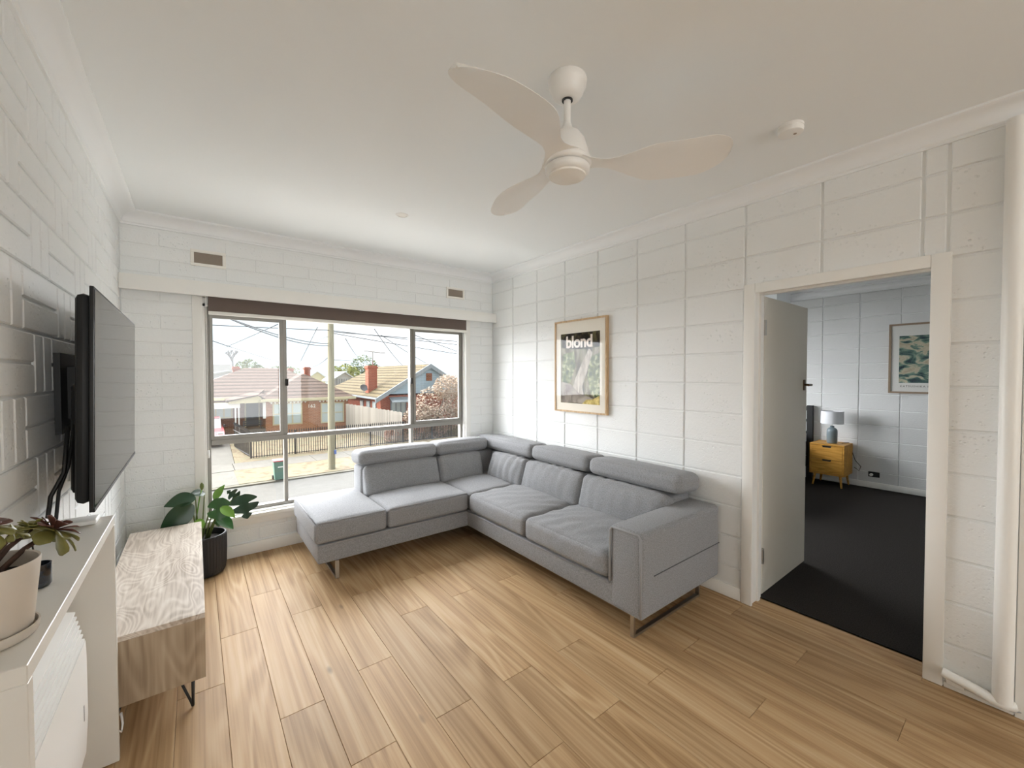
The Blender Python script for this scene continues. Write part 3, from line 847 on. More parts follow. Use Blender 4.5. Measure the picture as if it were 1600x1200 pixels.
M['ink_green'] = ramp_noise_mat('poster_leaves', [(0.35, '3C4A36'), (0.5, '6E7A55'), (0.65, 'B3B58C')], 26, 6, 0.4, None, 0.7)
M['ink_yellow'] = ramp_noise_mat('poster_straw', [(0.35, 'A99250'), (0.65, 'E0CD86')], 30, 5, 0.4, None, 0.7)
flat('dark_band', [(2.790, 1.845), (2.318, 1.845), (2.318, 1.71), (2.45, 1.69), (2.62, 1.70), (2.790, 1.72)], M['ink_dark'], 0.0002)
flat('leaf_patch', [(2.318, 1.66), (2.43, 1.62), (2.46, 1.45), (2.42, 1.30), (2.318, 1.24)], M['ink_green'], 0.0002)
flat('leaf_patch', [(2.76, 1.66), (2.62, 1.68), (2.60, 1.55), (2.66, 1.40), (2.78, 1.36)], M['ink_green'], 0.0002)
flat('trunk_shape', [(2.44, 1.70), (2.40, 1.66), (2.46, 1.50), (2.52, 1.36), (2.50, 1.27), (2.66, 1.29), (2.60, 1.44), (2.53, 1.56)], M['ink_trunk'], 0.0004)
flat('stone_shape', [(2.78, 1.40), (2.66, 1.38), (2.56, 1.30), (2.40, 1.26), (2.36, 1.21), (2.78, 1.21)], M['ink_cloth'], 0.0005)
flat('straw_patch', [(2.318, 1.205), (2.52, 1.205), (2.47, 1.245), (2.40, 1.25), (2.318, 1.285)], M['ink_yellow'], 0.0006)
put_text('lettering', 'blond', 0.150, mat('poster_lettering', 'E6DCD4', 0.7), p, (xa - 0.0008, 2.560, 1.715), '-X', 0.0045, 0.95)
MB().poly([(xf + 0.004, 2.260, 1.142), (xf + 0.004, 2.848, 1.142), (xf + 0.004, 2.848, 1.947), (xf + 0.004, 2.260, 1.947)], [(0, 1, 2, 3)]).build('glazing', M['pglass'], p)
MB().tube([(XR - 0.006, 2.55, 1.966), (XR - 0.010, 2.55, 1.988)], 0.004, 8).build('hook', M['plastic'], p)

# ------------------------------------------------------------------ sofa
def cushion(name, a, b, m, parent, r=0.035, bulge=(0.0, 0.0, 0.03), rot=None, piv=None, wr=0.0, wdir='Y', seed=0, n=30, wfreq=38, **kw):
    bm = bmesh.new()
    bmesh.ops.create_cube(bm, size=2.0)
    bmesh.ops.subdivide_edges(bm, edges=list(bm.edges), cuts=n, use_grid_fill=True)
    c = Vector([(a[i] + b[i]) / 2 for i in range(3)]); h = Vector([abs(b[i] - a[i]) / 2 for i in range(3)])
    for v in bm.verts:
        u = [math.copysign(1 - (1 - abs(t)) ** 1.45, t) for t in v.co]
        q = Vector([u[i] * h[i] for i in range(3)])
        inn = Vector([max(-(h[i] - min(r, h[i])), min(h[i] - min(r, h[i]), q[i])) for i in range(3)])
        d = q - inn
        if d.length > 1e-7: q = inn + d.normalized() * min(r, min(h)) if d.length > 1e-6 else q
        ux, uy, uz = u
        q.x += bulge[0] * ux * (1 - uy * uy) * (1 - uz * uz)
        q.y += bulge[1] * uy * (1 - ux * ux) * (1 - uz * uz)
        q.z += bulge[2] * uz * (1 - abs(ux) ** 2.5) * (1 - abs(uy) ** 2.5)
        if wr:
            p = q + Vector((seed * 3.1, seed * 1.7, seed * 0.9))
            k = mnoise.noise(p * 7.0)
            if wdir == 'Y': t = q.y * wfreq + 2.5 * k + q.x * 6
            elif wdir == 'X': t = q.x * wfreq + 2.5 * k
            else: t = q.y * wfreq * 0.8 + q.x * wfreq * 0.5 + 3 * k
            amp = wr * (0.4 + 0.8 * max(0, mnoise.noise(p * 4.0 + Vector((9, 2, 5))) + 0.3))
            s = math.sin(t)
            nrm = Vector((ux ** 7, uy ** 7, uz ** 7))
            if nrm.length > 1e-6: q += nrm.normalized() * amp * s * (1 - 0.6 * abs(ux * uy))
        v.co = q + c
    if rot is not None:
        pv = Vector(piv)
        for v in bm.verts: v.co = pv + rot @ (v.co - pv)
    w = ORG[parent.name]
    for v in bm.verts: v.co -= w
    me = bpy.data.meshes.new(name); bm.to_mesh(me); bm.free(); me.materials.append(m)
    me.polygons.foreach_set('use_smooth', [True] * len(me.polygons))
    o = bpy.data.objects.new(name, me); COL.objects.link(o); attach(o, parent, w)
    return tag(o, **kw)

SF = thing('corner_sofa', 'large grey fabric corner sofa with chaise end and adjustable headrests', 'sofa', (1.9, 2.9, 0))
F = M['fabric']
BX0, BY0, ZB, ZT = 1.885, 3.086, 0.130, 0.268     # inner front planes, base underside and top
BACKX, BACKY = 2.742, 3.862
# plinth
box('base', (0.660, BY0, ZB), (BX0 + 0.3, BACKY, ZT), F, SF, bev=0.014, seg=3)
box('base', (BX0, 1.300, ZB), (BACKX, BACKY - 0.001, ZT - 0.001), F, SF, bev=0.014, seg=3)
# welt between base and cushions
MB().tube([(0.668, BY0 - 0.002, 0.262), (BX0, BY0 - 0.002, 0.262)], 0.005, 8).build('piping', M['piping'], SF, smooth=True)
MB().tube([(BX0 - 0.002, BY0, 0.262), (BX0 - 0.002, 1.52, 0.262)], 0.005, 8).build('piping', M['piping'], SF, smooth=True)
# back frames
box('back_frame', (1.135, 3.640, ZT), (BACKX, BACKY, 0.655), F, SF, bev=0.03, seg=3)
box('back_frame', (2.520, 1.500, ZT), (BACKX - 0.001, 3.66, 0.650), F, SF, bev=0.03, seg=3)
# arm
box('arm', (BX0 - 0.002, 1.295, ZB + 0.001), (BACKX + 0.001, 1.517, 0.605), F, SF, bev=0.028, seg=4)
pa = [(BX0 - 0.001, 1.305, 0.150), (BX0 - 0.004, 1.304, 0.575), (BX0 - 0.004, 1.320, 0.594), (BX0 - 0.004, 1.495, 0.594), (BX0 - 0.004, 1.510, 0.575), (BX0 - 0.004, 1.512, 0.275)]
MB().tube(pa, 0.0075, 8).build('piping', M['piping'], SF, smooth=True)
MB().tube([(1.99, 1.2945, 0.352), (2.30, 1.2940, 0.352), (2.735, 1.2945, 0.352)], 0.003, 6).build('seam', mat('dark_seam', '5A5B5F', 0.9), SF, smooth=True)
# seats
cushion('seat_cushion', (0.640, 3.072, 0.275), (1.158, 3.862, 0.430), F, SF, 0.030, (0.004, 0.004, 0.028))
cushion('seat_cushion', (1.164, 3.072, 0.275), (1.893, 3.660, 0.430), F, SF, 0.030, (0.004, 0.004, 0.026))
cushion('seat_cushion', (1.897, 3.050, 0.275), (2.540, 3.660, 0.430), F, SF, 0.028, (0, 0, 0.022))
cushion('seat_cushion', (1.868, 2.288, 0.275), (2.540, 3.045, 0.430), F, SF, 0.040, (0.010, 0.004, 0.034), wr=0.0065, wdir='D', seed=3, wfreq=60)
cushion('seat_cushion', (1.868, 1.522, 0.275), (2.540, 2.282, 0.430), F, SF, 0.040, (0.010, 0.004, 0.034), wr=0.0060, wdir='D', seed=5, wfreq=60)
for pts in ([(0.652, 3.80, 0.424), (0.648, 3.10, 0.424)], [(0.665, 3.078, 0.424), (1.140, 3.078, 0.424)], [(1.182, 3.078, 0.424), (1.875, 3.078, 0.424)], [(0.652, 3.082, 0.41), (0.652, 3.080, 0.295)]):
    MB().tube(pts, 0.0045, 8).build('piping', M['piping'], SF, smooth=True)
# back cushions, leaning back
tilt = math.radians(17)
RY = Matrix.Rotation(tilt, 3, 'Y'); RX = Matrix.Rotation(-tilt, 3, 'X')
for (x0, x1, sd) in ((1.150, 1.858, 1), (1.866, 2.36, 2)):
    cushion('back_cushion', (x0, 3.515, 0.415), (x1, 3.665, 0.690), F, SF, 0.045, (0.004, 0.030, 0.012), RX, ((x0 + x1) / 2, 3.515, 0.43), wr=0.0050, wdir='X', seed=sd)
for (y0, y1, sd) in ((2.950, 3.49, 4), (2.236, 2.940, 6), (1.500, 2.228, 7)):
    cushion('back_cushion', (2.350, y0, 0.415), (2.500, y1, 0.690), F, SF, 0.045, (0.030, 0.004, 0.012), RY, (2.350, (y0 + y1) / 2, 0.43), wr=0.0085, wdir='Y', seed=sd, wfreq=64)
# headrests
HR = math.radians(4)
for (x0, x1) in ((1.112, 1.862), (1.870, 2.470)):
    cushion('headrest', (x0, 3.600, 0.668), (x1, 3.866, 0.792), F, SF, 0.045, (0.003, 0.008, 0.012), Matrix.Rotation(-HR, 3, 'X'), ((x0 + x1) / 2, 3.73, 0.668), wr=0.0012, wdir='X', seed=11)
for (y0, y1) in ((2.945, 3.866), (2.232, 2.935), (1.425, 2.222)):
    cushion('headrest', (2.476, y0, 0.668), (2.748, y1, 0.795), F, SF, 0.048, (0.008, 0.003, 0.012), Matrix.Rotation(HR, 3, 'Y'), (2.61, (y0 + y1) / 2, 0.668), wr=0.0008, wdir='Y', seed=12)
# sled legs
def sled(p0, p1, width_axis):
    m = MB(); t, w = 0.014, 0.012
    if width_axis == 'X':
        x = p0[0]
        m.box((x - w, p0[1], 0.001), (x + w, p1[1], 0.001 + t)).box((x - w, p0[1], 0.001 + t), (x + w, p0[1] + t, ZB)).box((x - w, p1[1] - t, 0.001 + t), (x + w, p1[1], ZB))
    else:
        y = p0[1]
        m.box((p0[0], y - w, 0.001), (p1[0], y + w, 0.001 + t)).box((p0[0], y - w, 0.001 + t), (p0[0] + t, y + w, ZB)).box((p1[0] - t, y - w, 0.001 + t), (p1[0], y + w, ZB))
    m.build('leg', M['chrome'], SF)
sled((0.790, 3.085), (0.790, 3.78), 'X')
sled((1.905, 1.375), (2.62, 1.375), 'Y')
sled((2.30, 3.68), (2.66, 3.68), 'Y')

# ------------------------------------------------------------------ television
TV = thing('television', 'wall mounted flat screen television on the block wall', 'television', (-0.258, 2.432, 1.03))
ty, tt = -0.010, 0.018
Ru = Vector((math.sin(ty), math.cos(ty), 0)); Rn = Vector((math.cos(ty), -math.sin(ty), 0))
Rv = (Vector((0, 0, math.cos(tt))) + Rn * math.sin(tt)).normalized(); Rn = Ru.cross(Rv).normalized()
if Rn.x < 0: Rn = -Rn
RT = Matrix((Rn, Ru, Rv)).transposed(); TC = Vector((-0.258, 2.432, 1.3915))
def tvbox(name, a, b, m, bev=0.0, parent=TV):
    mb = MB().box(a, b, bev)
    for v in mb.bm.verts: v.co = TC + RT @ v.co
    return mb.build(name, m, parent, smooth=bev > 0, angle=40)
W2, H2 = 0.616, 0.355
tvbox('panel', (-0.012, -W2, -H2), (-0.0015, W2, H2), M['tv_black'], 0.002)
tvbox('screen', (-0.002, -W2 + 0.009, -H2 + 0.014), (0.0, W2 - 0.009, H2 - 0.009), M['tv_screen'])
tvbox('bezel', (-0.004, -W2, -H2), (0.0012, W2, -H2 + 0.012), M['tv_black'])
tvbox('back_housing', (-0.050, -W2 + 0.03, -H2 + 0.02), (-0.012, W2 - 0.03, H2 - 0.02), M['tv_black'], 0.02)
tvbox('lower_housing', (-0.085, -W2 + 0.20, -H2 + 0.02), (-0.048, W2 - 0.20, 0.05), M['tv_black'], 0.02)
MB().box((XL + 0.001, 2.20, 1.25), (XL + 0.018, 2.66, 1.55)).box((XL + 0.018, 2.30, 1.30), (-0.30, 2.34, 1.50)).box((XL + 0.018, 2.52, 1.30), (-0.30, 2.56, 1.50)).build('wall_bracket', M['black_metal'], TV)
MB().tube([(-0.335, 1.96, 1.30), (-0.345, 1.95, 1.15), (-0.372, 1.93, 1.08), (-0.380, 1.92, 0.99), (-0.380, 1.915, 0.947)], 0.006, 8).build('cable', M['black'], TV, smooth=True)
MB().tube([(-0.330, 2.02, 1.30), (-0.345, 2.01, 1.16), (-0.366, 1.995, 1.08), (-0.372, 1.985, 0.99), (-0.372, 1.98, 0.947)], 0.005, 8).build('cable', M['black'], TV, smooth=True)
MB().tube([(-0.352, 2.06, 1.23), (-0.354, 2.06, 1.10)], 0.004, 8).build('cable', M['plastic'], TV, smooth=True)

# ------------------------------------------------------------------ heater cover, heater, things on top
SX0, SX1, SY0, SY1, SZ = XL + 0.002, -0.250, 1.120, 2.135, 0.940
HC = thing('heater_cover', 'white open fronted surround shelf built over the wall heater', 'shelf', (-0.33, 1.63, 0))
MB().box((SX0, SY0, SZ - 0.034), (SX1, SY1, SZ), 0.0015, 1).build('top', M['laminate'], HC)
MB().box((SX0, SY1 - 0.018, 0.004), (SX1, SY1, SZ - 0.034), 0.0015, 1).build('side_panel', M['laminate'], HC)
MB().box((SX0, SY0, 0.004), (SX1, SY0 + 0.030, SZ - 0.034), 0.0015, 1).build('side_panel', M['laminate'], HC)
HT = thing('panel_heater', 'white electric panel heater with slatted top inside the surround', 'heater', (-0.36, 1.55, 0.26))
hx0, hx1, hy0, hy1, hz0, hz1 = -0.400, -0.300, 1.175, 1.925, 0.240, 0.705
poly = [(hy0, hz0), (hy1 - 0.04, hz0), (hy1, hz0 + 0.10), (hy1, hz0 + 0.30), (hy1 - 0.012, hz1 - 0.11), (hy0, hz1 - 0.11)]
MB().prism(poly, 'X', hx0 + 0.01, hx1).build('front_panel', M['heater'], HT)
MB().box((hx0, hy0, hz1 - 0.115), (hx1 - 0.045, hy1 - 0.015, hz1), 0.004).build('body', M['heater'], HT, smooth=True, angle=40)
MB().box((hx1 - 0.046, hy0 + 0.004, hz1 - 0.112), (hx1 - 0.042, hy1 - 0.019, hz1 - 0.004)).build('core', mat('core_slot_shade', '8E8E8C', 0.6), HT)  # core sheet behind the louvres; its dark grey puts shade in the slots
for i in range(7):
    z = hz1 - 0.003 - i * 0.0158
    d_ = 0.020 * (1 - i / 6)
    MB().prism([(hx1 - 0.046, z + 0.003), (hx1 - 0.001 - d_, z - 0.004), (hx1 - 0.001 - d_, z - 0.009), (hx1 - 0.046, z - 0.001)], 'Y', hy0 + 0.002, hy1 - 0.016).build('louvre', M['heater'], HT)
MB().box((hx1, hy1 - 0.062, hz0 + 0.115), (hx1 + 0.0006, hy1 - 0.056, hz0 + 0.165)).build('logo_mark', mat('grey_ink', '6A6A6C', 0.6), HT)

PC = Vector((-0.337, 1.265, SZ))
SP = thing('succulent_pot', 'cream plant pot and saucer on top of the heater surround', 'plant pot', PC)
MB().lathe([(0, 0.001), (0.068, 0.001), (0.072, 0.006), (0.0735, 0.022), (0.0705, 0.022), (0.070, 0.008), (0, 0.006)], PC, 48).build('saucer', M['pot_cream'], SP, smooth=True, angle=40)
MB().lathe([(0, 0.008), (0.060, 0.008), (0.064, 0.012), (0.077, 0.150), (0.076, 0.154), (0.073, 0.152), (0.070, 0.120), (0, 0.118)], PC, 48).build('pot_body', M['pot_cream'], SP, smooth=True, angle=40)
MB().lathe([(0, 0.0), (0.0715, 0.0), (0.0715, 0.002), (0, 0.006)], PC + Vector((0, 0, 0.119)), 32).build('soil', M['soil'], SP)

def leaf_mesh(L, W, wf, bend=0.0, fold=0.0, n=14, mcr=5, curl=0.0, thick=0.0):
    """leaf along +Y from origin, normal +Z"""
    vs, fs = [], []
    for i in range(n + 1):
        t = i / n
        w = W * wf(t)
        for j in range(mcr):
            s = -1 + 2 * j / (mcr - 1)
            vs.append((s * w, t * L, -bend * L * t * t + fold * W * abs(s) ** 1.4 * wf(t) - curl * W * s * s * t))
    for i in range(n):
        for j in range(mcr - 1):
            a = i * mcr + j
            fs.append((a, a + 1, a + mcr + 1, a + mcr))
    return vs, fs
def orient(base, d, nrm):
    d = Vector(d).normalized(); n = Vector(nrm); n = (n - d * n.dot(d)).normalized(); x = d.cross(n)
    return Matrix(((x.x, d.x, n.x, base[0]), (x.y, d.y, n.y, base[1]), (x.z, d.z, n.z, base[2]), (0, 0, 0, 1)))
def put_leaf(name, vf, mtx, m, parent, thick=0.0):
    mb = MB()
    mb.poly([tuple(mtx @ Vector(v)) for v in vf[0]], vf[1])
    if thick:
        bmesh.ops.solidify(mb.bm, geom=list(mb.bm.faces), thickness=thick)
    return mb.build(name, m, parent, smooth=True)

SU = thing('succulent', 'tree aeonium succulent with olive rosettes leaning over the cream pot', 'plant', PC + Vector((0, 0, 0.12)))
def rosette(c, axis, n, L, red, stem_from):
    mid = (Vector(stem_from) + Vector(c)) / 2 + Vector((0, 0, 0.008))
    MB().tube([stem_from, mid, Vector(c) - Vector(axis).normalized() * 0.004], [0.0055, 0.005, 0.0045], 8).build('stem', M['succ_stem'], SU, smooth=True)
    ax = Vector(axis).normalized(); t1 = ax.orthogonal().normalized(); t2 = ax.cross(t1)
    wf = lambda t: (0.28 + 0.72 * math.sin(min(1, t * 1.02) ** 1.5 * math.pi * 0.62) ** 1.2) * (1 - max(0, t - 0.82) ** 2 * 22)
    for i in range(n):
        a = i * 2.399963; tier = i / n
        el = 0.15 + 0.9 * (1 - tier) ** 1.3 - 0.45 * tier
        d = (math.cos(a) * t1 + math.sin(a) * t2) * math.cos(el) + ax * math.sin(el)
        ll = L * (0.45 + 0.6 * tier)
        mt = orient(Vector(c) + d * 0.004, d, ax + d * -0.3)
        put_leaf('leaf', leaf_mesh(ll, ll * 0.27, lambda t: max(0.03, wf(t)), 0.12 + 0.25 * tier, 0.25, 8, 5), mt, M['succ_red'] if (red and i < n * 0.55) else M['succ'], SU, 0.0016)
sb = PC + Vector((0, 0, 0.125))
rosette((-0.268, 1.400, 1.108), (0.5, 0.35, 0.75), 22, 0.066, True, sb + Vector((0.012, 0.0, 0)))
rosette((-0.300, 1.395, 1.122), (0.1, 0.3, 0.95), 14, 0.044, False, sb + Vector((-0.004, 0.012, 0)))
rosette((-0.330, 1.270, 1.165), (0.2, -0.2, 0.9), 16, 0.045, True, sb + Vector((-0.01, -0.02, 0)))
rosette((-0.305, 1.30, 1.14), (0.4, 0.0, 0.6), 10, 0.030, False, sb + Vector((0.0, -0.005, 0)))

VT = thing('glass_votive', 'small dark glass votive behind the cream pot', 'votive', (-0.318, 1.520, SZ))
MB().lathe([(0, 0.001), (0.020, 0.001), (0.024, 0.008), (0.024, 0.058), (0.021, 0.058), (0.021, 0.012), (0, 0.010)], (-0.318, 1.520, SZ), 20).build('cup', mat('smoked_glass', '262A33', 0.08, spec=0.9, noise=0.5, nscale=90), VT, smooth=True, angle=40)
MB().tube([(-0.318, 1.520, SZ + 0.012), (-0.319, 1.520, SZ + 0.05), (-0.326, 1.522, SZ + 0.105)], 0.0018, 6).build('wick_stick', M['black'], VT)
SBX = thing('set_top_box', 'flat white box lying at the far end of the heater surround', 'set-top box', (-0.345, 2.07, SZ))
MB().box((-0.404, 2.035, SZ + 0.001), (-0.285, 2.112, SZ + 0.018), 0.005, 3).build('case', M['plastic'], SBX, smooth=True, angle=40)

# ------------------------------------------------------------------ television console
TCN = thing('media_console', 'washed oak media console on black hairpin legs', 'console', (-0.165, 2.9, 0))
cx0, cx1, cy0, cy1, cz0, cz1 = -0.352, 0.017, 2.20, 3.60, 0.157, 0.440
MB().box((cx0, cy0, cz1 - 0.022), (cx1, cy1, cz1), 0.001, 1).build('top', M['console'], TCN)
MB().box((cx0, cy0, cz0), (cx1, cy0 + 0.020, cz1 - 0.022), 0.001, 1).build('side_panel', M['console_shade'], TCN)
MB().box((cx0, cy1 - 0.020, cz0), (cx1, cy1, cz1 - 0.022), 0.001, 1).build('side_panel', M['console_shade'], TCN)
MB().box((cx0, cy0 + 0.020, cz0), (cx1 - 0.022, cy1 - 0.020, cz0 + 0.020)).build('bottom', M['console'], TCN)
MB().box((cx0, cy0 + 0.020, cz0 + 0.020), (cx0 + 0.008, cy1 - 0.02, cz1 - 0.022)).build('back', M['console'], TCN)
dw = (cy1 - cy0 - 0.044) / 2
for i in range(2):
    a = cy0 + 0.021 + i * (dw + 0.002)
    MB().box((cx1 - 0.020, a, cz0 + 0.001), (cx1 - 0.001, a + dw, cz1 - 0.024), 0.001, 1).build('door', M['console'], TCN)
def hairpin(x, y, sx, sy):
    m = MB(); r = 0.0052
    tip = Vector((x, y, 0.0055))
    tops = [Vector((x - sx * 0.050, y, cz0)), Vector((x, y - sy * 0.0 + sy * 0.012, cz0)), Vector((x + sx * 0.005, y - sy * 0.050, cz0))]
    for t in tops:
        e_ = tip + (t - tip) * 0.14 + Vector((0, 0, 0.0)); m.tube([t, e_, tip + (e_ - tip) * 0.35 - Vector((0, 0, (e_ - tip).z * 0.28)), tip], r, 8)
    m.build('leg', M['black_metal'], TCN, smooth=True)
hairpin(-0.030, 2.275, 1, -1); hairpin(-0.30, 2.275, -1, -1); hairpin(-0.030, 3.53, 1, 1); hairpin(-0.30, 3.53, -1, 1)
CB = MB().tube([(-0.265, 2.165, 0.10), (-0.250, 2.175, 0.075), (-0.247, 2.185, 0.10), (-0.252, 2.20, 0.135), (-0.268, 2.22, 0.11), (-0.285, 2.24, 0.05), (-0.34, 2.3, 0.006)], 0.004, 6).build('white_cable', M['plastic'], smooth=True)
tag(CB, 'white cable looping on the floor under the media console', 'cable')

# ------------------------------------------------------------------ monstera
MP = thing('ribbed_pot', 'charcoal ribbed plant pot on the floor below the window', 'plant pot', (0.030, 3.765, 0))
pc = Vector((0.030, 3.765, 0.0))
R0, n = 0.138, 44
b2 = bmesh.new(); rings = []
prof = [(0.104, 0.002, 0), (0.118, 0.010, 1), (0.128, 0.030, 1), (0.134, 0.07, 1), (0.138, 0.18, 1), (0.138, 0.285, 1), (0.136, 0.296, 0), (0.128, 0.296, 0), (0.127, 0.25, 0)]
for r, z, rib in prof:
    rings.append([b2.verts.new(((r + (0.0035 if rib and k % 2 else 0)) * math.cos(2 * math.pi * k / (2 * n)) + pc.x, (r + (0.0035 if rib and k % 2 else 0)) * math.sin(2 * math.pi * k / (2 * n)) + pc.y, z)) for k in range(2 * n)])
for A, B_ in zip(rings, rings[1:]):
    for k in range(2 * n): b2.faces.new((A[k], A[(k + 1) % (2 * n)], B_[(k + 1) % (2 * n)], B_[k]))
b2.faces.new(rings[0][::-1])
mb = MB(); mb._merge(b2); mb.build('pot_body', M['pot_dark'], MP)
MB().lathe([(0, 0.252), (0.127, 0.252), (0.127, 0.256), (0, 0.262)], pc, 32).build('soil', M['soil'], MP)
MO = thing('monstera', 'leafy green monstera growing in the charcoal ribbed pot', 'plant', (0.030, 3.765, 0.258))
def heart(t):
    return max(0.02, (math.sin(math.pi * min(1, t * 0.96 + 0.04)) ** 0.75) * (1.12 - 0.55 * t))
def split(t):
    k = 0.5 + 0.5 * math.cos(2 * math.pi * (t * 2.7 - 0.05))
    cut = 1 - 0.72 * (k ** 4) * (1 if 0.2 < t < 0.92 else 0)
    return max(0.02, heart(t) * cut)
def mleaf(base, tip, nrm, W, m, wf=heart, bend=0.12, fold=0.18, root=(0.03, 3.765, 0.26), sag=0.02, n=30):
    base, tip = Vector(base), Vector(tip)
    L = (tip - base).length
    put_leaf('leaf', leaf_mesh(L, W, wf, bend, fold, n, 7), orient(base, tip - base, nrm), m, MO)
    r = Vector(root); mid = r.lerp(base, 0.55) + Vector((0, 0, sag))
    MB().tube([r, r.lerp(mid, 0.5) + Vector((0, 0, sag * 0.6)), mid, mid.lerp(base, 0.6) + Vector((0, 0, sag * 0.3)), base], [0.005, 0.0045, 0.004, 0.0035, 0.003], 8).build('stem', M['stem'], MO, smooth=True)
mleaf((-0.015, 3.70, 0.595), (-0.185, 3.66, 0.580), (0.0, -0.62, 0.78), 0.070, M['leaf_dark'], root=(0.00, 3.77, 0.26))
mleaf((0.040, 3.76, 0.600), (-0.045, 3.72, 0.618), (0.05, -0.5, 0.85), 0.045, M['leaf_dark'], root=(0.02, 3.78, 0.26))
mleaf((-0.035, 3.66, 0.560), (-0.205, 3.60, 0.390), (0.55, -0.75, 0.35), 0.085, M['leaf_dark'], root=(-0.01, 3.75, 0.26))
mleaf((0.262, 3.765, 0.540), (0.305, 3.69, 0.375), (0.25, -0.75, 0.55), 0.120, M['leaf_dark'], split, root=(0.05, 3.78, 0.26), sag=0.06)
mleaf((0.245, 3.78, 0.520), (0.180, 3.76, 0.590), (0.1, -0.9, 0.35), 0.055, M['leaf_dark'], split, root=(0.05, 3.78, 0.26), sag=0.05)
mleaf((0.125, 3.70, 0.560), (0.120, 3.62, 0.375), (0.15, -0.9, 0.35), 0.088, M['leaf'], split, root=(0.04, 3.75, 0.26), sag=0.03)
mleaf((0.095, 3.75, 0.545), (0.155, 3.74, 0.645), (-0.45, -0.85, 0.25), 0.032, M['leaf_new'], root=(0.02, 3.76, 0.26))
mleaf((0.115, 3.68, 0.43), (0.205, 3.60, 0.350), (0.2, -0.7, 0.7), 0.050, M['leaf'], root=(0.06, 3.74, 0.26), sag=0.01)
mleaf((0.135, 3.67, 0.50), (0.215, 3.60, 0.43), (-0.1, -0.6, 0.8), 0.040, M['leaf_new'], root=(0.05, 3.74, 0.26))
mleaf((0.02, 3.69, 0.43), (-0.02, 3.62, 0.36), (0.3, -0.8, 0.4), 0.040, M['leaf_new'], root=(0.02, 3.74, 0.26), sag=0.0)
MB().tube([(0.0, 3.77, 0.26), (-0.012, 3.755, 0.42), (0.010, 3.75, 0.57), (0.024, 3.75, 0.635)], [0.005, 0.0045, 0.004, 0.0035], 8).build('stem', M['leaf_new'], MO, smooth=True)
MB().lathe([(0, -0.028), (0.009, -0.018), (0.014, 0.0), (0.011, 0.018), (0, 0.030)], (0.025, 3.75, 0.652), 12).build('bud', M['stem'], MO, smooth=True)

# ------------------------------------------------------------------ ceiling fan
FX, FY = 1.167, 1.154
FN = thing('ceiling_fan', 'white three blade ceiling fan with a round light', 'ceiling fan', (FX, FY, ZC))
def fl(prof): return MB().lathe(prof, (FX, FY, 0), 48)
fl([(0, 2.6195), (0.073, 2.6195), (0.076, 2.612), (0.073, 2.590), (0.066, 2.584), (0.062, 2.566), (0.050, 2.548), (0.034, 2.541), (0, 2.541)]).build('canopy', M['plastic'], FN, smooth=True, angle=50)
fl([(0, 2.5405), (0.021, 2.5405), (0.021, 2.536), (0, 2.536)]).build('canopy_collar', M['black'], FN, smooth=True, angle=50)
fl([(0, 2.55), (0.0135, 2.55), (0.0135, 2.43), (0, 2.43)]).build('down_rod', M['plastic'], FN, smooth=True, angle=50)
fl([(0, 2.446), (0.017, 2.446), (0.019, 2.435), (0.026, 2.424), (0.050, 2.408), (0.068, 2.382), (0.080, 2.345), (0.087, 2.318), (0.088, 2.306), (0, 2.306)]).build('motor_housing', M['plastic'], FN, smooth=True, angle=50)
fl([(0, 2.312), (0.086, 2.312), (0.094, 2.304), (0.094, 2.292), (0.086, 2.284), (0, 2.284)]).build('hub', M['plastic'], FN, smooth=True, angle=50)
fl([(0, 2.285), (0.076, 2.285), (0.076, 2.279), (0, 2.279)]).build('shadow_gap', M['black'], FN, smooth=True, angle=50)
fl([(0, 2.280), (0.084, 2.280), (0.087, 2.276), (0.087, 2.264), (0.080, 2.253), (0.072, 2.249), (0, 2.249)]).build('light_ring', M['plastic'], FN, smooth=True, angle=50)
fl([(0, 2.250), (0.072, 2.250), (0.070, 2.243), (0.054, 2.237), (0, 2.234)]).build('light_diffuser', mat('opal_diffuser', 'F0EDE6', 0.35), FN, smooth=True, angle=50)
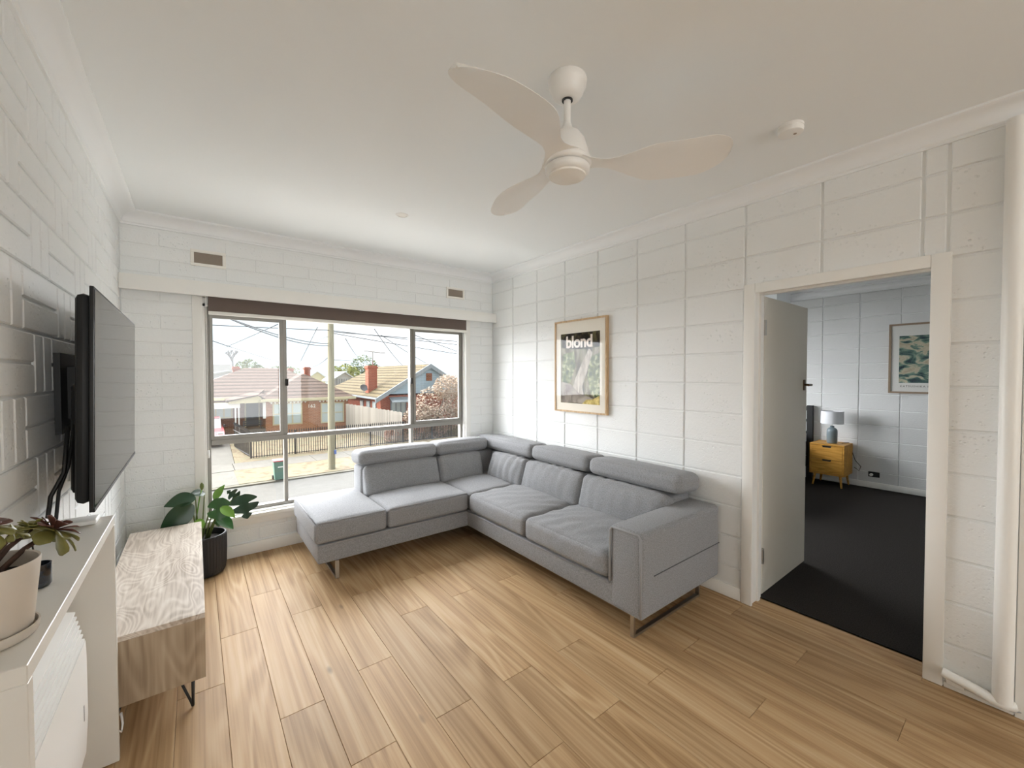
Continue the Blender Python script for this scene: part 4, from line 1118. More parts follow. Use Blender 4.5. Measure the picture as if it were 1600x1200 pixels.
def blade(ang):
    b2 = bmesh.new(); N, K = 26, 8
    top, bot = [], []
    ca, sa = math.cos(ang), math.sin(ang)
    for i in range(N + 1):
        t = 1 - (1 - i / N) ** 1.7
        r = 0.055 + t * (0.610 - 0.055)
        # chord: broad root fillet, waist, full outer half, round tip
        e_ = min(1.0, max(0.0, (t - 0.12) / 0.42)); e_ = e_ * e_ * (3 - 2 * e_)
        half = 0.034 + 0.046 * (1 - min(1, t / 0.2)) ** 2 + 0.069 * e_ - 0.010 * max(0, t - 0.6) / 0.4
        lead = trail = half
        if t > 0.80:
            k = math.sqrt(max(0.0, 1 - ((t - 0.80) / 0.20) ** 2)); lead = half * (0.04 + 0.96 * k); trail = half * (0.04 + 0.96 * k ** 0.8)
        sweep = 0.050 * math.sin(math.pi * t * 0.95) - 0.012 * t
        g_ = min(1.0, t / 0.55); g_ = g_ * g_ * (3 - 2 * g_)
        pitch = math.radians(8 - 20 * g_ - 6 * max(0.0, t - 0.55) / 0.45)
        zc = 2.297 + 0.012 * t
        rowt, rowb = [], []
        for j in range(K + 1):
            s = j / K
            c = -trail + (lead + trail) * s
            camber = 0.010 * math.sin(math.pi * s) * min(1, t * 4)
            th = 0.0035 * (math.sin(math.pi * s) ** 0.5) + 0.0008
            y = sweep + c * math.cos(pitch); z = zc + c * math.sin(pitch) + camber
            X, Y = r * ca - y * sa, r * sa + y * ca
            rowt.append(b2.verts.new((FX + X, FY + Y, z + th))); rowb.append(b2.verts.new((FX + X, FY + Y, z - th)))
        top.append(rowt); bot.append(rowb)
    for i in range(N):
        for j in range(K):
            b2.faces.new((top[i][j], top[i][j + 1], top[i + 1][j + 1], top[i + 1][j]))
            b2.faces.new((bot[i][j], bot[i + 1][j], bot[i + 1][j + 1], bot[i][j + 1]))
        b2.faces.new((top[i][0], top[i + 1][0], bot[i + 1][0], bot[i][0])); b2.faces.new((top[i][K], bot[i][K], bot[i + 1][K], top[i + 1][K]))
    for j in range(K):
        b2.faces.new((top[0][j], bot[0][j], bot[0][j + 1], top[0][j + 1])); b2.faces.new((top[N][j], top[N][j + 1], bot[N][j + 1], bot[N][j]))
    bmesh.ops.recalc_face_normals(b2, faces=b2.faces)
    mb = MB(); mb._merge(b2); mb.build('blade', M['plastic'], FN, smooth=True, angle=50)
for a in (-43.5, -164.5, 77.5):
    blade(math.radians(a))

SM = thing('smoke_alarm', 'round white smoke alarm on the ceiling near the doorway', 'smoke alarm', (2.207, 0.735, ZC))
MB().lathe([(0, ZC - 0.0005), (0.052, ZC - 0.0005), (0.052, ZC - 0.012), (0.050, ZC - 0.012), (0.050, ZC - 0.017), (0.052, ZC - 0.018), (0.049, ZC - 0.034), (0.040, ZC - 0.038), (0, ZC - 0.038)], (2.207, 0.735, 0), 40).build('body', M['plastic'], SM, smooth=True, angle=40)
MB().lathe([(0, 0), (0.007, 0), (0.007, -0.002), (0, -0.002)], (2.215, 0.720, ZC - 0.0375), 12).build('test_button', M['vent'], SM)
DL = thing('downlight', 'small round recessed downlight in the ceiling', 'downlight', (1.197, 2.843, ZC))
MB().lathe([(0.030, ZC - 0.001), (0.033, ZC - 0.006), (0.043, ZC - 0.004), (0.046, ZC - 0.0005), (0.030, ZC - 0.0005)], (1.197, 2.843, 0), 32).build('rim', M['plastic'], DL, smooth=True, angle=50)
MB().lathe([(0, ZC - 0.002), (0.031, ZC - 0.002), (0.031, ZC - 0.0005), (0, ZC - 0.0005)], (1.197, 2.843, 0), 32).build('lens', M['white'], DL)

# ================================================================== the street outside
GZ = -3.40
def ground(name, x0, x1, y0, y1, m, label, z=GZ, t=0.3):
    return box(name, (x0, y0, z - t), (x1, y1, z), m, kind='structure', label=label)
M['asphalt'] = mat('asphalt', '62605C', 0.95, spec=0.05, noise=0.08, nscale=3)
M['concrete'] = mat('concrete_path', '6B6862', 0.95, spec=0.05, noise=0.08, nscale=2)
M['lawn'] = ramp_noise_mat('dry_lawn', [(0.35, '665A4A'), (0.5, '7A6F5C'), (0.65, '6F6C58')], 2.5, 8, 0, None, 1.0)
M['kerb'] = mat('kerb_stone', '676359', 0.95, spec=0.05)
ground('road', -40, 60, 10.5, 21.2, M['asphalt'], 'grey asphalt street outside the window')
ground('bounce_ground', -40, 60, 4.3, 10.5, mat('bounce_paving', 'C6C2BA', 0.95, spec=0.05), 'unseen ground below the window, made pale to bounce light indoors', GZ + 0.03)  # out of view; pale surface added to throw light up at the ceiling
ground('kerb', -40, 60, 21.2, 21.5, M['kerb'], 'stone kerb across the street', GZ + 0.06)
ground('lawn_verge', 1.45, 60, 21.5, 24.7, M['lawn'], 'dry grass verge between kerb and footpath', GZ + 0.08)
ground('lawn_verge_left', -40, -1.6, 21.5, 24.7, M['lawn'], 'dry grass verge beyond the driveway', GZ + 0.08)
fp = thing('footpath', 'pale concrete footpath slabs across the street', None, (8, 25.8, GZ), kind='structure')
me = None
for k in range(-8, 26):
    x0 = 1.5 + 1.9 * k
    box('slab', (x0 + 0.012, 24.7, GZ - 0.2), (x0 + 1.888, 26.7, GZ + 0.085), M['concrete'], fp)
dv = thing('driveway', 'pale concrete driveway crossing the verge', None, (0, 28, GZ), kind='structure')
box('slab', (-1.6, 21.5, GZ - 0.2), (1.45, 24.69, GZ + 0.07), M['concrete'], dv)

# wheelie bin
WB = thing('wheelie_bin', 'green wheelie bin with red lid at the kerb', 'bin', (2.98, 21.42, GZ + 0.06))
z0 = GZ + 0.06
m = MB()
def frustum(mb, x, y, z, a, b, c, d, h):
    vs = [(x - a, y - b, z), (x + a, y - b, z), (x + a, y + b, z), (x - a, y + b, z), (x - c, y - d, z + h), (x + c, y - d, z + h), (x + c, y + d, z + h), (x - c, y + d, z + h)]
    mb.poly(vs, [(0, 1, 2, 3), (4, 5, 6, 7), (0, 1, 5, 4), (1, 2, 6, 5), (2, 3, 7, 6), (3, 0, 4, 7)])
frustum(m, 2.98, 21.42, z0 + 0.04, 0.19, 0.20, 0.24, 0.26, 0.82)
m.build('bin_body', mat('bin_green', '557566', 0.6), WB)
MB().box((2.72, 21.13, z0 + 0.86), (3.24, 21.72, z0 + 0.92), 0.02).build('lid', mat('bin_red_lid', '9B4A4E', 0.6), WB)
for s in (-0.23, 0.23):
    MB().lathe([(0, -0.025), (0.10, -0.025), (0.10, 0.025), (0, 0.025)], (2.98 + s, 21.64, z0 + 0.10), 16, Matrix.Rotation(math.radians(90), 3, 'Y')).build('wheel', M['black'], WB)
MB().box((2.90, 21.145, z0 + 0.60), (3.10, 21.170, z0 + 0.64)).build('label_strip', M['white'], WB)

# power pole
M['pole'] = mat('weathered_pole', '8C8672', 0.9, spec=0.05, noise=0.18, nscale=4, stretch=(3, 3, 0.3))
PO = thing('power_pole', 'tall weathered timber power pole on the verge', 'power pole', (5.43, 22.1, GZ + 0.08))
MB().tube([(5.43, 22.1, GZ + 0.05), (5.45, 22.1, 1.0), (5.46, 22.1, 7.5)], [0.175, 0.16, 0.14], 16).build('post', M['pole'], PO, smooth=True, angle=50)
MB().box((5.52, 21.90, -2.55), (5.62, 21.95, -2.35)).build('number_plate', mat('plate_blue', '5A6FA8', 0.6), PO)
MB().box((4.2, 21.95, 6.4), (6.7, 22.07, 6.52)).build('crossarm', M['pole'], PO)

# wires
M['wire'] = mat('wire_grey', '4A4D50', 0.8)
def wire(label, a, b, sag=0.0, r=0.02):
    a, b = Vector(a), Vector(b)
    pts = [a.lerp(b, i / 12) - Vector((0, 0, sag * 4 * (i / 12) * (1 - i / 12))) for i in range(13)]
    o = MB().tube(pts, r, 5).build('overhead_wire', M['wire'], smooth=True)
    return tag(o, label, 'wire', 'overhead wires above the street')
wire('mains wire reaching the power pole from the chimney house side', (-6.0, 22, 3.66), (5.38, 22, 3.72), 0.06)
wire('wire falling toward the tiled roof across the first pane', (-4.0, 8.9, 3.75), (4.4, 30, 2.26), 0.10)
wire('wire rising from the far roofs across the first pane', (-0.5, 45, 2.6), (2.57, 18, 3.44), 0.05)
wire('upper of two sagging wires tied to the power pole', (-1.0, 10.6, 3.40), (5.3, 22, 3.05), 0.32)
wire('lower of two sagging wires tied to the power pole', (-0.8, 10.4, 3.35), (5.3, 22, 2.95), 0.36)
wire('steep wire dropping behind the brick house chimneys', (4.82, 22, 3.83), (6.54, 36, 2.41), 0.0)
wire('wire dropping into the rounded green tree', (6.15, 22, 3.35), (12.29, 40, 3.23), 0.1)
wire('thick service wire landing on the tan roof ridge', (6.95, 20, 3.72), (13.83, 33, 2.27), 0.12, 0.02)
wire('service wire landing on the gable of the blue house', (8.02, 22, 3.63), (14.98, 31, 2.45), 0.05)
wire('topmost mains wire running past the television aerial', (5.38, 22, 3.72), (26.0, 26.9, 3.4), 0.1)
wire('second mains wire running past the television aerial', (5.41, 22.1, 3.66), (26.0, 22, 3.6), 0.12)
wire('lowest mains wire running past the television aerial', (5.38, 22, 3.60), (24.5, 30, 2.6), 0.1)
wire('wire crossing only the last pane', (9.09, 20, 3.53), (16.1, 26, 2.9), 0.04)
wire('low cable from the pole to the brick chimneys', (5.3, 22.1, 2.34), (8.14, 40, 2.24), 0.15)
wire('low cable from the pole to the yellow green trees', (5.51, 22.1, 2.25), (11.87, 40, 2.8), 0.0)
wire('faint cable rising to the pole behind the tiled roof', (5.74, 36, 3.37), (5.29, 22, 3.4), 0.0, 0.01)

# raised front gardens
m = MB().prism([(26.7, GZ - 0.2), (60, GZ - 0.2), (60, -2.75), (31, -2.75), (26.7, GZ + 0.085)], 'X', 1.62, 60); m.build('lawn', M['lawn'], kind='structure', label='dry front lawn rising to the houses')
m = MB().prism([(26.7, GZ - 0.2), (60, GZ - 0.2), (60, -2.75), (31, -2.75), (26.7, GZ + 0.085)], 'X', -60, -1.62); m.build('lawn', M['lawn'], kind='structure', label='dry front lawn past the driveway')
m = MB().prism([(26.72, GZ - 0.2), (40, GZ - 0.2), (40, -2.76), (31, -2.76), (26.72, GZ + 0.08)], 'X', -1.6, 1.6); m.build('slab', M['concrete'], dv)
HG = -2.75

# materials for the houses
M['brick_o'] = brick_mat('orange_brick', 'AD7354', '9C6448', 'A8937C')
M['brick_r'] = brick_mat('red_brick', 'A65A48', '924C3C', 'A5836F')
M['brick_d'] = brick_mat('brown_brick', '8F5B45', '7C4E3B', '958275')
M['cream'] = mat('cream_paint', 'C4BA9A', 0.7, spec=0.05)
M['pane_sky'] = mat('curtained_pane', 'B9C4C2', 0.2, spec=0.5)
M['screen'] = mat('dark_screen', '2E343B', 0.6)
M['blue_board'] = mat('blue_weatherboard', 'A3B4BE', 0.7, spec=0.05)
M['hood'] = mat('grey_hood', '8D9396', 0.7, spec=0.05)
def roof_mat(name, c1, c2, row=0.46):
    mm = bpy.data.materials.new(name); mm.use_nodes = True
    nt = mm.node_tree; b = nt.nodes['Principled BSDF']; L = nt.links
    g = nt.nodes.new('ShaderNodeNewGeometry'); sp = nt.nodes.new('ShaderNodeSeparateXYZ'); L.new(g.outputs['Position'], sp.inputs[0])
    ml = nt.nodes.new('ShaderNodeMath'); ml.operation = 'DIVIDE'; ml.inputs[1].default_value = row * 0.5; L.new(sp.outputs[2], ml.inputs[0])
    fr = nt.nodes.new('ShaderNodeMath'); fr.operation = 'FRACT'; L.new(ml.outputs[0], fr.inputs[0])
    cr = nt.nodes.new('ShaderNodeValToRGB'); e = cr.color_ramp.elements
    e[0].position = 0.0; e[0].color = (*lin(c2), 1); e[1].position = 0.5; e[1].color = (*lin(c1), 1)
    L.new(fr.outputs[0], cr.inputs['Fac'])
    n = nt.nodes.new('ShaderNodeTexNoise'); n.inputs['Scale'].default_value = 3.0; n.inputs['Detail'].default_value = 6; L.new(g.outputs['Position'], n.inputs['Vector'])
    hs = nt.nodes.new('ShaderNodeHueSaturation'); mr = nt.nodes.new('ShaderNodeMapRange'); mr.inputs['To Min'].default_value = 0.75; mr.inputs['To Max'].default_value = 1.25
    L.new(n.outputs['Fac'], mr.inputs['Value']); L.new(mr.outputs['Result'], hs.inputs['Value']); L.new(cr.outputs['Color'], hs.inputs['Color'])
    L.new(hs.outputs['Color'], b.inputs['Base Color']); b.inputs['Roughness'].default_value = 0.9; b.inputs['Specular IOR Level'].default_value = 0.05
    return mm
M['tile_brown'] = roof_mat('brown_roof_tile', '5C4E46', '1E1713')
M['tile_tan'] = roof_mat('tan_roof_tile', '645A46', '2A2217')
M['tile_grey'] = roof_mat('grey_roof_tile', '545451', '40403E')

def hip_roof(name, m, parent, x0, x1, y0, y1, ze, rx0, rx1, ry0, ry1, zr, t=0.12):
    v = [(x0, y0, ze), (x1, y0, ze), (x1, y1, ze), (x0, y1, ze), (rx0, ry0, zr), (rx1, ry1, zr), (x0, y0, ze - t), (x1, y0, ze - t), (x1, y1, ze - t), (x0, y1, ze - t)]
    if abs(ry0 - ry1) < 1e-6:    # ridge along X
        f = [(0, 1, 5, 4), (1, 2, 5), (2, 3, 4, 5), (3, 0, 4)]
    else:                        # ridge along Y
        f = [(0, 1, 4), (1, 2, 5, 4), (2, 3, 5), (3, 0, 4, 5)]
    f += [(0, 1, 7, 6), (1, 2, 8, 7), (2, 3, 9, 8), (3, 0, 6, 9), (6, 7, 8, 9)]
    return MB().poly(v, f).build(name, m, parent)
def hwin(parent, x0, x1, z0, z1, y, n=2, fm=None, double=True):
    w = MB()
    t = 0.09
    w.box((x0, y - 0.06, z0), (x1, y + 0.02, z0 + t)).box((x0, y - 0.06, z1 - t), (x1, y + 0.02, z1))
    for i in range(n + 1):
        xc = x0 + (x1 - x0 - t) * i / n
        w.box((xc, y - 0.06, z0 + t), (xc + t, y + 0.02, z1 - t))
    if double: w.box((x0, y - 0.05, (z0 + z1) / 2 - 0.03), (x1, y + 0.02, (z0 + z1) / 2 + 0.03))
    o = w.build('window', fm or M['cream'], parent)
    for i in range(n):
        xa = x0 + (x1 - x0 - t) * i / n + t; xb = x0 + (x1 - x0 - t) * (i + 1) / n
        MB().box((xa, y - 0.015, z0 + t), (xb, y + 0.01, z1 - t)).build('pane', M['pane_sky'], o)
    return o
def chimney(parent, x, y, z0, z1, s, m):
    MB().box((x - s / 2, y - s / 2, z0), (x + s / 2, y + s / 2, z1)).box((x - s / 2 - 0.06, y - s / 2 - 0.06, z1 - 0.22), (x + s / 2 + 0.06, y + s / 2 + 0.06, z1 - 0.08)).build('chimney', m, parent)

# --- brick house across the street
H1 = thing('brick_house', 'orange brick house with brown tiled hip roof and house number', 'house', (5.0, 35, HG))
MB().box((3.82, 33.0, HG - 0.3), (9.37, 41, -0.40)).build('wall', M['brick_o'], H1)
MB().box((-1.2, 34.6, HG - 0.3), (3.82, 41, -0.25)).build('wall', M['brick_d'], H1)
hip_roof('roof', M['tile_brown'], H1, 3.45, 9.78, 32.45, 42, -0.20, 6.75, 6.75, 35.7, 40.2, 1.58)
hip_roof('roof', M['tile_brown'], H1, -1.7, 9.2, 34.2, 43.8, -0.08, 3.1, 5.9, 39.0, 39.0, 2.04)
MB().box((3.45, 32.40, -0.36), (9.80, 32.48, -0.18)).build('gutter', M['cream'], H1)
MB().box((-1.75, 34.12, -0.26), (3.0, 34.22, -0.06)).build('gutter', M['cream'], H1)
hwin(H1, 4.24, 6.13, -2.08, -0.50, 33.0, 3)
hwin(H1, 7.37, 9.05, -2.15, -0.60, 33.0, 2)
for x0, x1 in ((4.05, 6.25), (7.20, 9.20)):
    k = 0
    xx = x0
    while xx < x1:
        MB().prism([(xx, -0.42), (xx + 0.10, -0.56), (xx + 0.20, -0.42)], 'Y', 32.80, 32.83).build('scallop', M['white'], H1)
        xx += 0.24
MB().box((4.0, 32.79, -0.44), (9.25, 32.84, -0.38)).build('valance_rail', M['cream'], H1)
MB().box((7.15, 32.90, -2.45), (9.30, 33.05, -2.22)).build('sill_course', M['brick_o'], H1)
# porch with gable
MB().prism([(1.70, -0.42), (3.78, -0.42), (3.72, -0.22), (3.32, 0.08), (1.70, -0.22)], 'Y', 32.62, 32.74).build('porch_gable', M['cream'], H1)
MB().poly([(1.55, 32.5, -0.22), (3.32, 32.5, 0.13), (4.0, 35.0, 0.42), (1.55, 35.0, -0.10), (1.55, 32.5, -0.30), (3.32, 32.5, 0.05), (4.0, 35.0, 0.34), (1.55, 35.0, -0.18)], [(0, 1, 2, 3), (4, 5, 6, 7), (0, 1, 5, 4), (1, 2, 6, 5), (2, 3, 7, 6), (3, 0, 4, 7)]).build('porch_roof', M['tile_brown'], H1)
MB().poly([(3.30, 32.5, 0.13), (3.95, 32.5, -0.26), (4.3, 34.0, -0.1), (3.6, 34.0, 0.25)], [(0, 1, 2, 3)]).build('porch_roof', M['tile_brown'], H1)
MB().box((2.80, 34.50, -2.24), (3.56, 34.62, -0.48)).build('screen_door', M['screen'], H1)
MB().box((2.72, 34.48, -2.24), (2.80, 34.6, -0.42)).box((3.56, 34.48, -2.24), (3.64, 34.6, -0.42)).box((2.72, 34.48, -0.48), (3.64, 34.6, -0.42)).build('door_frame', M['cream'], H1)
MB().box((3.66, 32.98, -1.55), (3.84, 33.05, -0.45)).build('corner_board', M['white'], H1)
MB().box((2.3, 33.0, HG - 0.2), (3.82, 34.6, -2.26)).build('porch_floor', M['concrete'], H1)
hwin(H1, 0.55, 2.02, -1.52, -0.75, 34.6, 3, None, False)
# carport beam and posts
MB().box((-2.2, 32.95, -0.74), (2.34, 33.05, -0.42)).build('carport_beam', M['white'], H1)
MB().box((-2.2, 33.05, -0.50), (2.30, 34.6, -0.42)).build('carport_roof', M['cream'], H1)
for px in (2.08, 2.27):
    MB().box((px - 0.04, 32.96, HG - 0.2), (px + 0.04, 33.04, -0.74)).build('carport_post', M['white'], H1)
chimney(H1, 2.55, 39.2, 0.5, 2.15, 0.44, M['brick_r'])
chimney(H1, 6.55, 40.0, 0.8, 2.05, 0.36, M['brick_r'])
chimney(H1, 7.86, 40.0, 0.5, 2.18, 0.46, M['brick_r'])
put_text('house_number', '162', 0.34, mat('number_white', 'E8E4D6', 0.6), H1, (6.76, 32.985, -0.93), '-Y', 0.006, 1.1)
BN = thing('porch_bench', 'dark slatted bench on the porch of the brick house', 'bench', (3.0, 33.4, -2.26))
for z in (-1.98, -1.86, -1.74):
    MB().box((2.50, 33.22, z), (3.60, 33.26, z + 0.07)).build('slat', M['screen'], BN)
for y in (33.30, 33.42, 33.54):
    MB().box((2.50, y, -2.02), (3.60, y + 0.08, -1.98)).build('slat', M['screen'], BN)
for px in (2.52, 3.52):
    MB().box((px, 33.24, -2.26), (px + 0.06, 33.30, -1.66)).box((px, 33.55, -2.26), (px + 0.06, 33.60, -2.0)).build('leg', M['screen'], BN)

# --- red car in the driveway
CR = thing('red_car', 'red hatchback parked on the driveway by the carport', 'car', (0.45, 32.0, HG + 0.01))
cz = HG + 0.01
M['car_red'] = mat('car_red', '93323C', 0.3, coat=0.5)
M['car_glass'] = mat('car_glass', '2D3334', 0.1, spec=0.8)
def carpoly(pts, xa, xb, inset=0.0): return [(y, z) for y, z in pts]
MB().prism([(30.25, cz + 0.22), (34.1, cz + 0.22), (34.15, cz + 0.75), (34.05, cz + 0.95), (31.35, cz + 0.92), (30.45, cz + 0.78), (30.22, cz + 0.60)], 'X', -0.42, 1.34).build('car_body', M['car_red'], CR)
MB().prism([(31.25, cz + 0.91), (34.0, cz + 0.94), (33.8, cz + 1.38), (33.2, cz + 1.48), (32.2, cz + 1.47)], 'X', -0.30, 1.22).build('cabin', M['car_glass'], CR)
MB().prism([(32.15, cz + 1.47), (33.25, cz + 1.48), (33.20, cz + 1.52), (32.3, cz + 1.51)], 'X', -0.27, 1.19).build('car_roof', M['car_red'], CR)
MB().box((-0.43, 30.19, cz + 0.18), (1.35, 30.32, cz + 0.42), 0.03).build('bumper', M['black'], CR)
for hx in (-0.36, 1.02):
    MB().box((hx, 30.28, cz + 0.58), (hx + 0.26, 30.42, cz + 0.72), 0.02).build('headlight', M['pane_sky'], CR)
for hx in (-0.50, 1.34):
    MB().box((hx, 31.55, cz + 0.95), (hx + 0.12, 31.70, cz + 1.08), 0.02).build('mirror', M['black'], CR)
for wx in (-0.40, 1.16):
    for wy in (30.95, 33.45):
        MB().lathe([(0, 0), (0.31, 0), (0.31, 0.17), (0, 0.17)], (wx, wy, cz + 0.305), 20, Matrix.Rotation(math.radians(90), 3, 'Y')).build('wheel', M['black'], CR)

# --- house with the blue gable
H2 = thing('blue_gable_house', 'red brick house with tan tiled roof and pale blue gable', 'house', (14.8, 36, HG))
MB().box((10.95, 30.3, HG - 0.3), (18.8, 45.6, -0.10)).build('wall', M['brick_r'], H2)
MB().poly([(10.5, 29.9, -0.26), (14.87, 29.9, 2.33), (19.24, 29.9, -0.26), (10.5, 46, -0.26), (14.87, 42, 2.33), (19.24, 46, -0.26)], [(0, 1, 4, 3), (1, 2, 5, 4), (3, 4, 5)]).build('roof', M['tile_tan'], H2)
for i in range(11):
    z = 0.02 + i * 0.20
    hw = max(0.05, (2.20 - z) / 2.59 * 4.37 - 0.1)
    hw2 = max(0.02, (2.20 - z - 0.19) / 2.59 * 4.37 - 0.1)
    MB().prism([(14.87 - hw, z), (14.87 + hw, z), (14.87 + hw2, z + 0.195), (14.87 - hw2, z + 0.195)], 'Y', 30.15, 30.32).build('weatherboard', M['blue_board'], H2)
for s in (-1, 1):
    MB().prism([(14.87, 2.36), (14.87, 2.02), (14.87 + s * 4.45, -0.62), (14.87 + s * 4.45, -0.28)], 'Y', 29.82, 29.92).build('bargeboard', M['hood'], H2)
MB().box((10.42, 29.9, -0.34), (10.54, 46, -0.22)).build('gutter', M['hood'], H2)
hwin(H2, 11.69, 12.96, -1.75, -0.35, 30.3, 3, M['hood'], False)
MB().prism([(29.55, -0.55), (30.3, -0.22), (30.3, -0.30), (29.55, -0.63)], 'X', 11.6, 13.05).build('window_hood', M['hood'], H2)
MB().prism([(-0.02, 0), (0, 0)][:0] or [(14.6, 1.0), (15.1, 1.0), (15.1, 1.6), (14.6, 1.6)], 'Y', 30.10, 30.16).build('gable_vent', M['brick_d'], H2)
for ya in (31.2, 32.6, 34.2):
    MB().box((10.90, ya, -1.7), (10.97, ya + 0.8, -0.6)).build('window', M['hood'], H2)
    MB().box((10.885, ya + 0.08, -1.62), (10.90, ya + 0.72, -0.68)).build('pane', M['pane_sky'], H2)
chimney(H2, 11.32, 33.4, -0.1, 2.22, 0.72, M['brick_r'])
AT = thing('television_aerial', 'metal television aerial above the red chimney', 'aerial', (11.45, 33.4, 2.22))
MB().tube([(11.45, 33.4, 2.2), (11.45, 33.4, 3.34)], 0.045, 8).build('mast', M['alu'], AT, smooth=True)
MB().tube([(10.75, 33.4, 3.42), (12.5, 33.4, 3.28)], 0.04, 8).build('boom', M['alu'], AT, smooth=True)
for i in range(9):
    k = i / 8
    MB().tube([(10.8 + 1.65 * k, 33.15, 3.415 - 0.13 * k), (10.8 + 1.65 * k, 33.65, 3.415 - 0.13 * k)], 0.010, 5).build('element', M['alu'], AT)
DS = thing('satellite_dish', 'dark grey satellite dish at the edge of the tan roof', 'satellite dish', (10.75, 33.6, 0.1))
Rd = Matrix.Rotation(math.radians(62), 3, 'X') @ Matrix.Rotation(math.radians(0), 3, 'Z')
MB().lathe([(0, 0), (0.12, 0.01), (0.22, 0.035), (0.29, 0.065), (0.30, 0.07), (0.22, 0.045), (0.12, 0.02), (0, 0.012)], (10.70, 33.35, 0.42), 24, Rd).build('reflector', mat('dish_grey', '4F5458', 0.6), DS, smooth=True, angle=60)
MB().tube([(10.72, 33.40, 0.40), (10.74, 33.55, 0.0)], 0.025, 8).build('arm', M['alu'], DS)

# --- background houses
def far_house(label, x0, x1, y0, y1, zw, za, wm, rm, axis='Y', name='house'):
    h = thing(name, label, 'house', ((x0 + x1) / 2, y0, HG))
    MB().box((x0, y0, HG - 0.3), (x1, y1, zw)).build('wall', wm, h)
    xc, yc, e = (x0 + x1) / 2, (y0 + y1) / 2, 0.3
    if axis == 'Y':
        MB().prism([(x0, zw), (x1, zw), (xc, za - 0.12)], 'Y', y0, y1).build('gable', wm, h)
        for s, xe in ((-1, x0 - e), (1, x1 + e)):
            k = (za - zw) / (xc - x0) * e
            MB().prism([(xc, za), (xc, za - 0.14), (xe, zw - k - 0.02), (xe, zw - k + 0.12)], 'Y', y0 - e, y1 + e).build('roof', rm, h)
    else:
        MB().prism([(y0, zw), (y1, zw), (yc, za - 0.12)], 'X', x0, x1).build('gable', wm, h)
        for ye in (y0 - e, y1 + e):
            MB().prism([(yc, za), (yc, za - 0.14), (ye, zw - 0.10), (ye, zw + 0.04)], 'X', x0 - e, x1 + e).build('roof', rm, h)
    return h
M['wall_white'] = mat('white_render', 'C0C5C4', 0.8, spec=0.05)
M['roof_white'] = mat('pale_metal_roof', 'C4C8C6', 0.6, spec=0.05)
h = far_house('white weatherboard house past the carport', -3.2, 8.0, 46, 54, 0.6, 1.95, M['wall_white'], M['roof_white'], 'Y')
h = far_house('long grey roofed house behind the bare tree', -6.0, 3.4, 62, 70, 1.6, 2.9, M['wall_white'], M['tile_grey'], 'X')
for i in range(5): MB().box((-4.5 + i * 1.5, 61.95, 0.7), (-3.7 + i * 1.5, 62.02, 1.4)).build('window', M['pane_sky'], h)
h = far_house('cream gabled house between the power pole and the brick chimneys', 10.2, 12.45, 52.2, 58, 1.07, 1.99, M['cream'], M['roof_white'], 'Y')
h = far_house('white framed conservatory behind the tan roof', 11.85, 14.1, 47.0, 50.6, 1.02, 1.86, M['wall_white'], M['roof_white'], 'Y')
for i in range(9): MB().box((11.9 + i * 0.255, 46.92, -1.5), (11.95 + i * 0.255, 47.0, 1.05)).build('mullion', M['hood'], h)

# --- trees
def foliage(name, m, parent, blobs, n, ls, seed, **kw):
    rnd = random.Random(seed); V, Fc = [], []
    for i in range(n):
        b = blobs[rnd.randrange(len(blobs))]
        while True:
            p = Vector((rnd.uniform(-1, 1), rnd.uniform(-1, 1), rnd.uniform(-1, 1)))
            if 0.25 < p.length < 1: break
        p = p.normalized() * p.length ** 0.5
        q = Vector((b[0] + p.x * b[3], b[1] + p.y * b[4], b[2] + p.z * b[5]))
        a = Vector((rnd.gauss(0, 1), rnd.gauss(0, 1), rnd.gauss(0, 1))).normalized(); c = a.orthogonal().normalized(); s = ls * rnd.uniform(0.6, 1.3)
        k = len(V)
        V += [q - a * s, q + c * s * 0.5, q + a * s, q - c * s * 0.5]; Fc.append((k, k + 1, k + 2, k + 3))
    w = ORG[parent.name]
    me = bpy.data.meshes.new(name); me.from_pydata([tuple(v - w) for v in V], [], Fc); me.materials.append(m)
    o = bpy.data.objects.new(name, me); COL.objects.link(o); attach(o, parent, w)
    return tag(o, **kw)
def tree(name, label, base, blobs, n, ls, m, seed, trunk=0.12, group=None):
    t = thing(name, label, 'tree', base, group)
    b = Vector(base)
    top = Vector((sum(x[0] for x in blobs) / len(blobs), sum(x[1] for x in blobs) / len(blobs), sum(x[2] for x in blobs) / len(blobs)))
    mb = MB().tube([b, b.lerp(top, 0.5), top], [trunk, trunk * 0.7, trunk * 0.3], 8)
    for x in blobs:
        mb.tube([b.lerp(top, 0.55), Vector(x[:3])], [trunk * 0.45, trunk * 0.12], 6)
    mb.build('trunk', M['bark'], t, smooth=True)
    foliage('foliage', m, t, blobs, n, ls, seed)
    return t
M['bark'] = mat('bark', '6B5F55', 0.95)
M['lf_olive'] = ramp_noise_mat('olive_leaves', [(0.35, '424E32'), (0.65, '6A714C')], 1.5, 4, 0, None, 0.8)
M['lf_yellow'] = ramp_noise_mat('yellow_green_leaves', [(0.35, '5F6A33'), (0.65, '89874A')], 1.5, 4, 0, None, 0.8)
M['lf_rust'] = ramp_noise_mat('rust_leaves', [(0.3, '85705E'), (0.5, 'A89481'), (0.7, 'BDAD9B')], 4, 4, 0, None, 0.8)
M['lf_pink'] = ramp_noise_mat('pink_leaves', [(0.3, '8D665A'), (0.6, 'BFA08E')], 5, 4, 0, None, 0.8)
tree('round_tree', 'large rounded green tree behind the red chimney', (19.6, 60, HG), [(19.3, 60, 2.35, 2.0, 1.9, 2.0), (18.4, 60, 1.2, 1.6, 1.5, 1.6), (20.6, 60, 1.6, 1.5, 1.5, 1.5)], 2600, 0.16, M['lf_olive'], 1, 0.25)
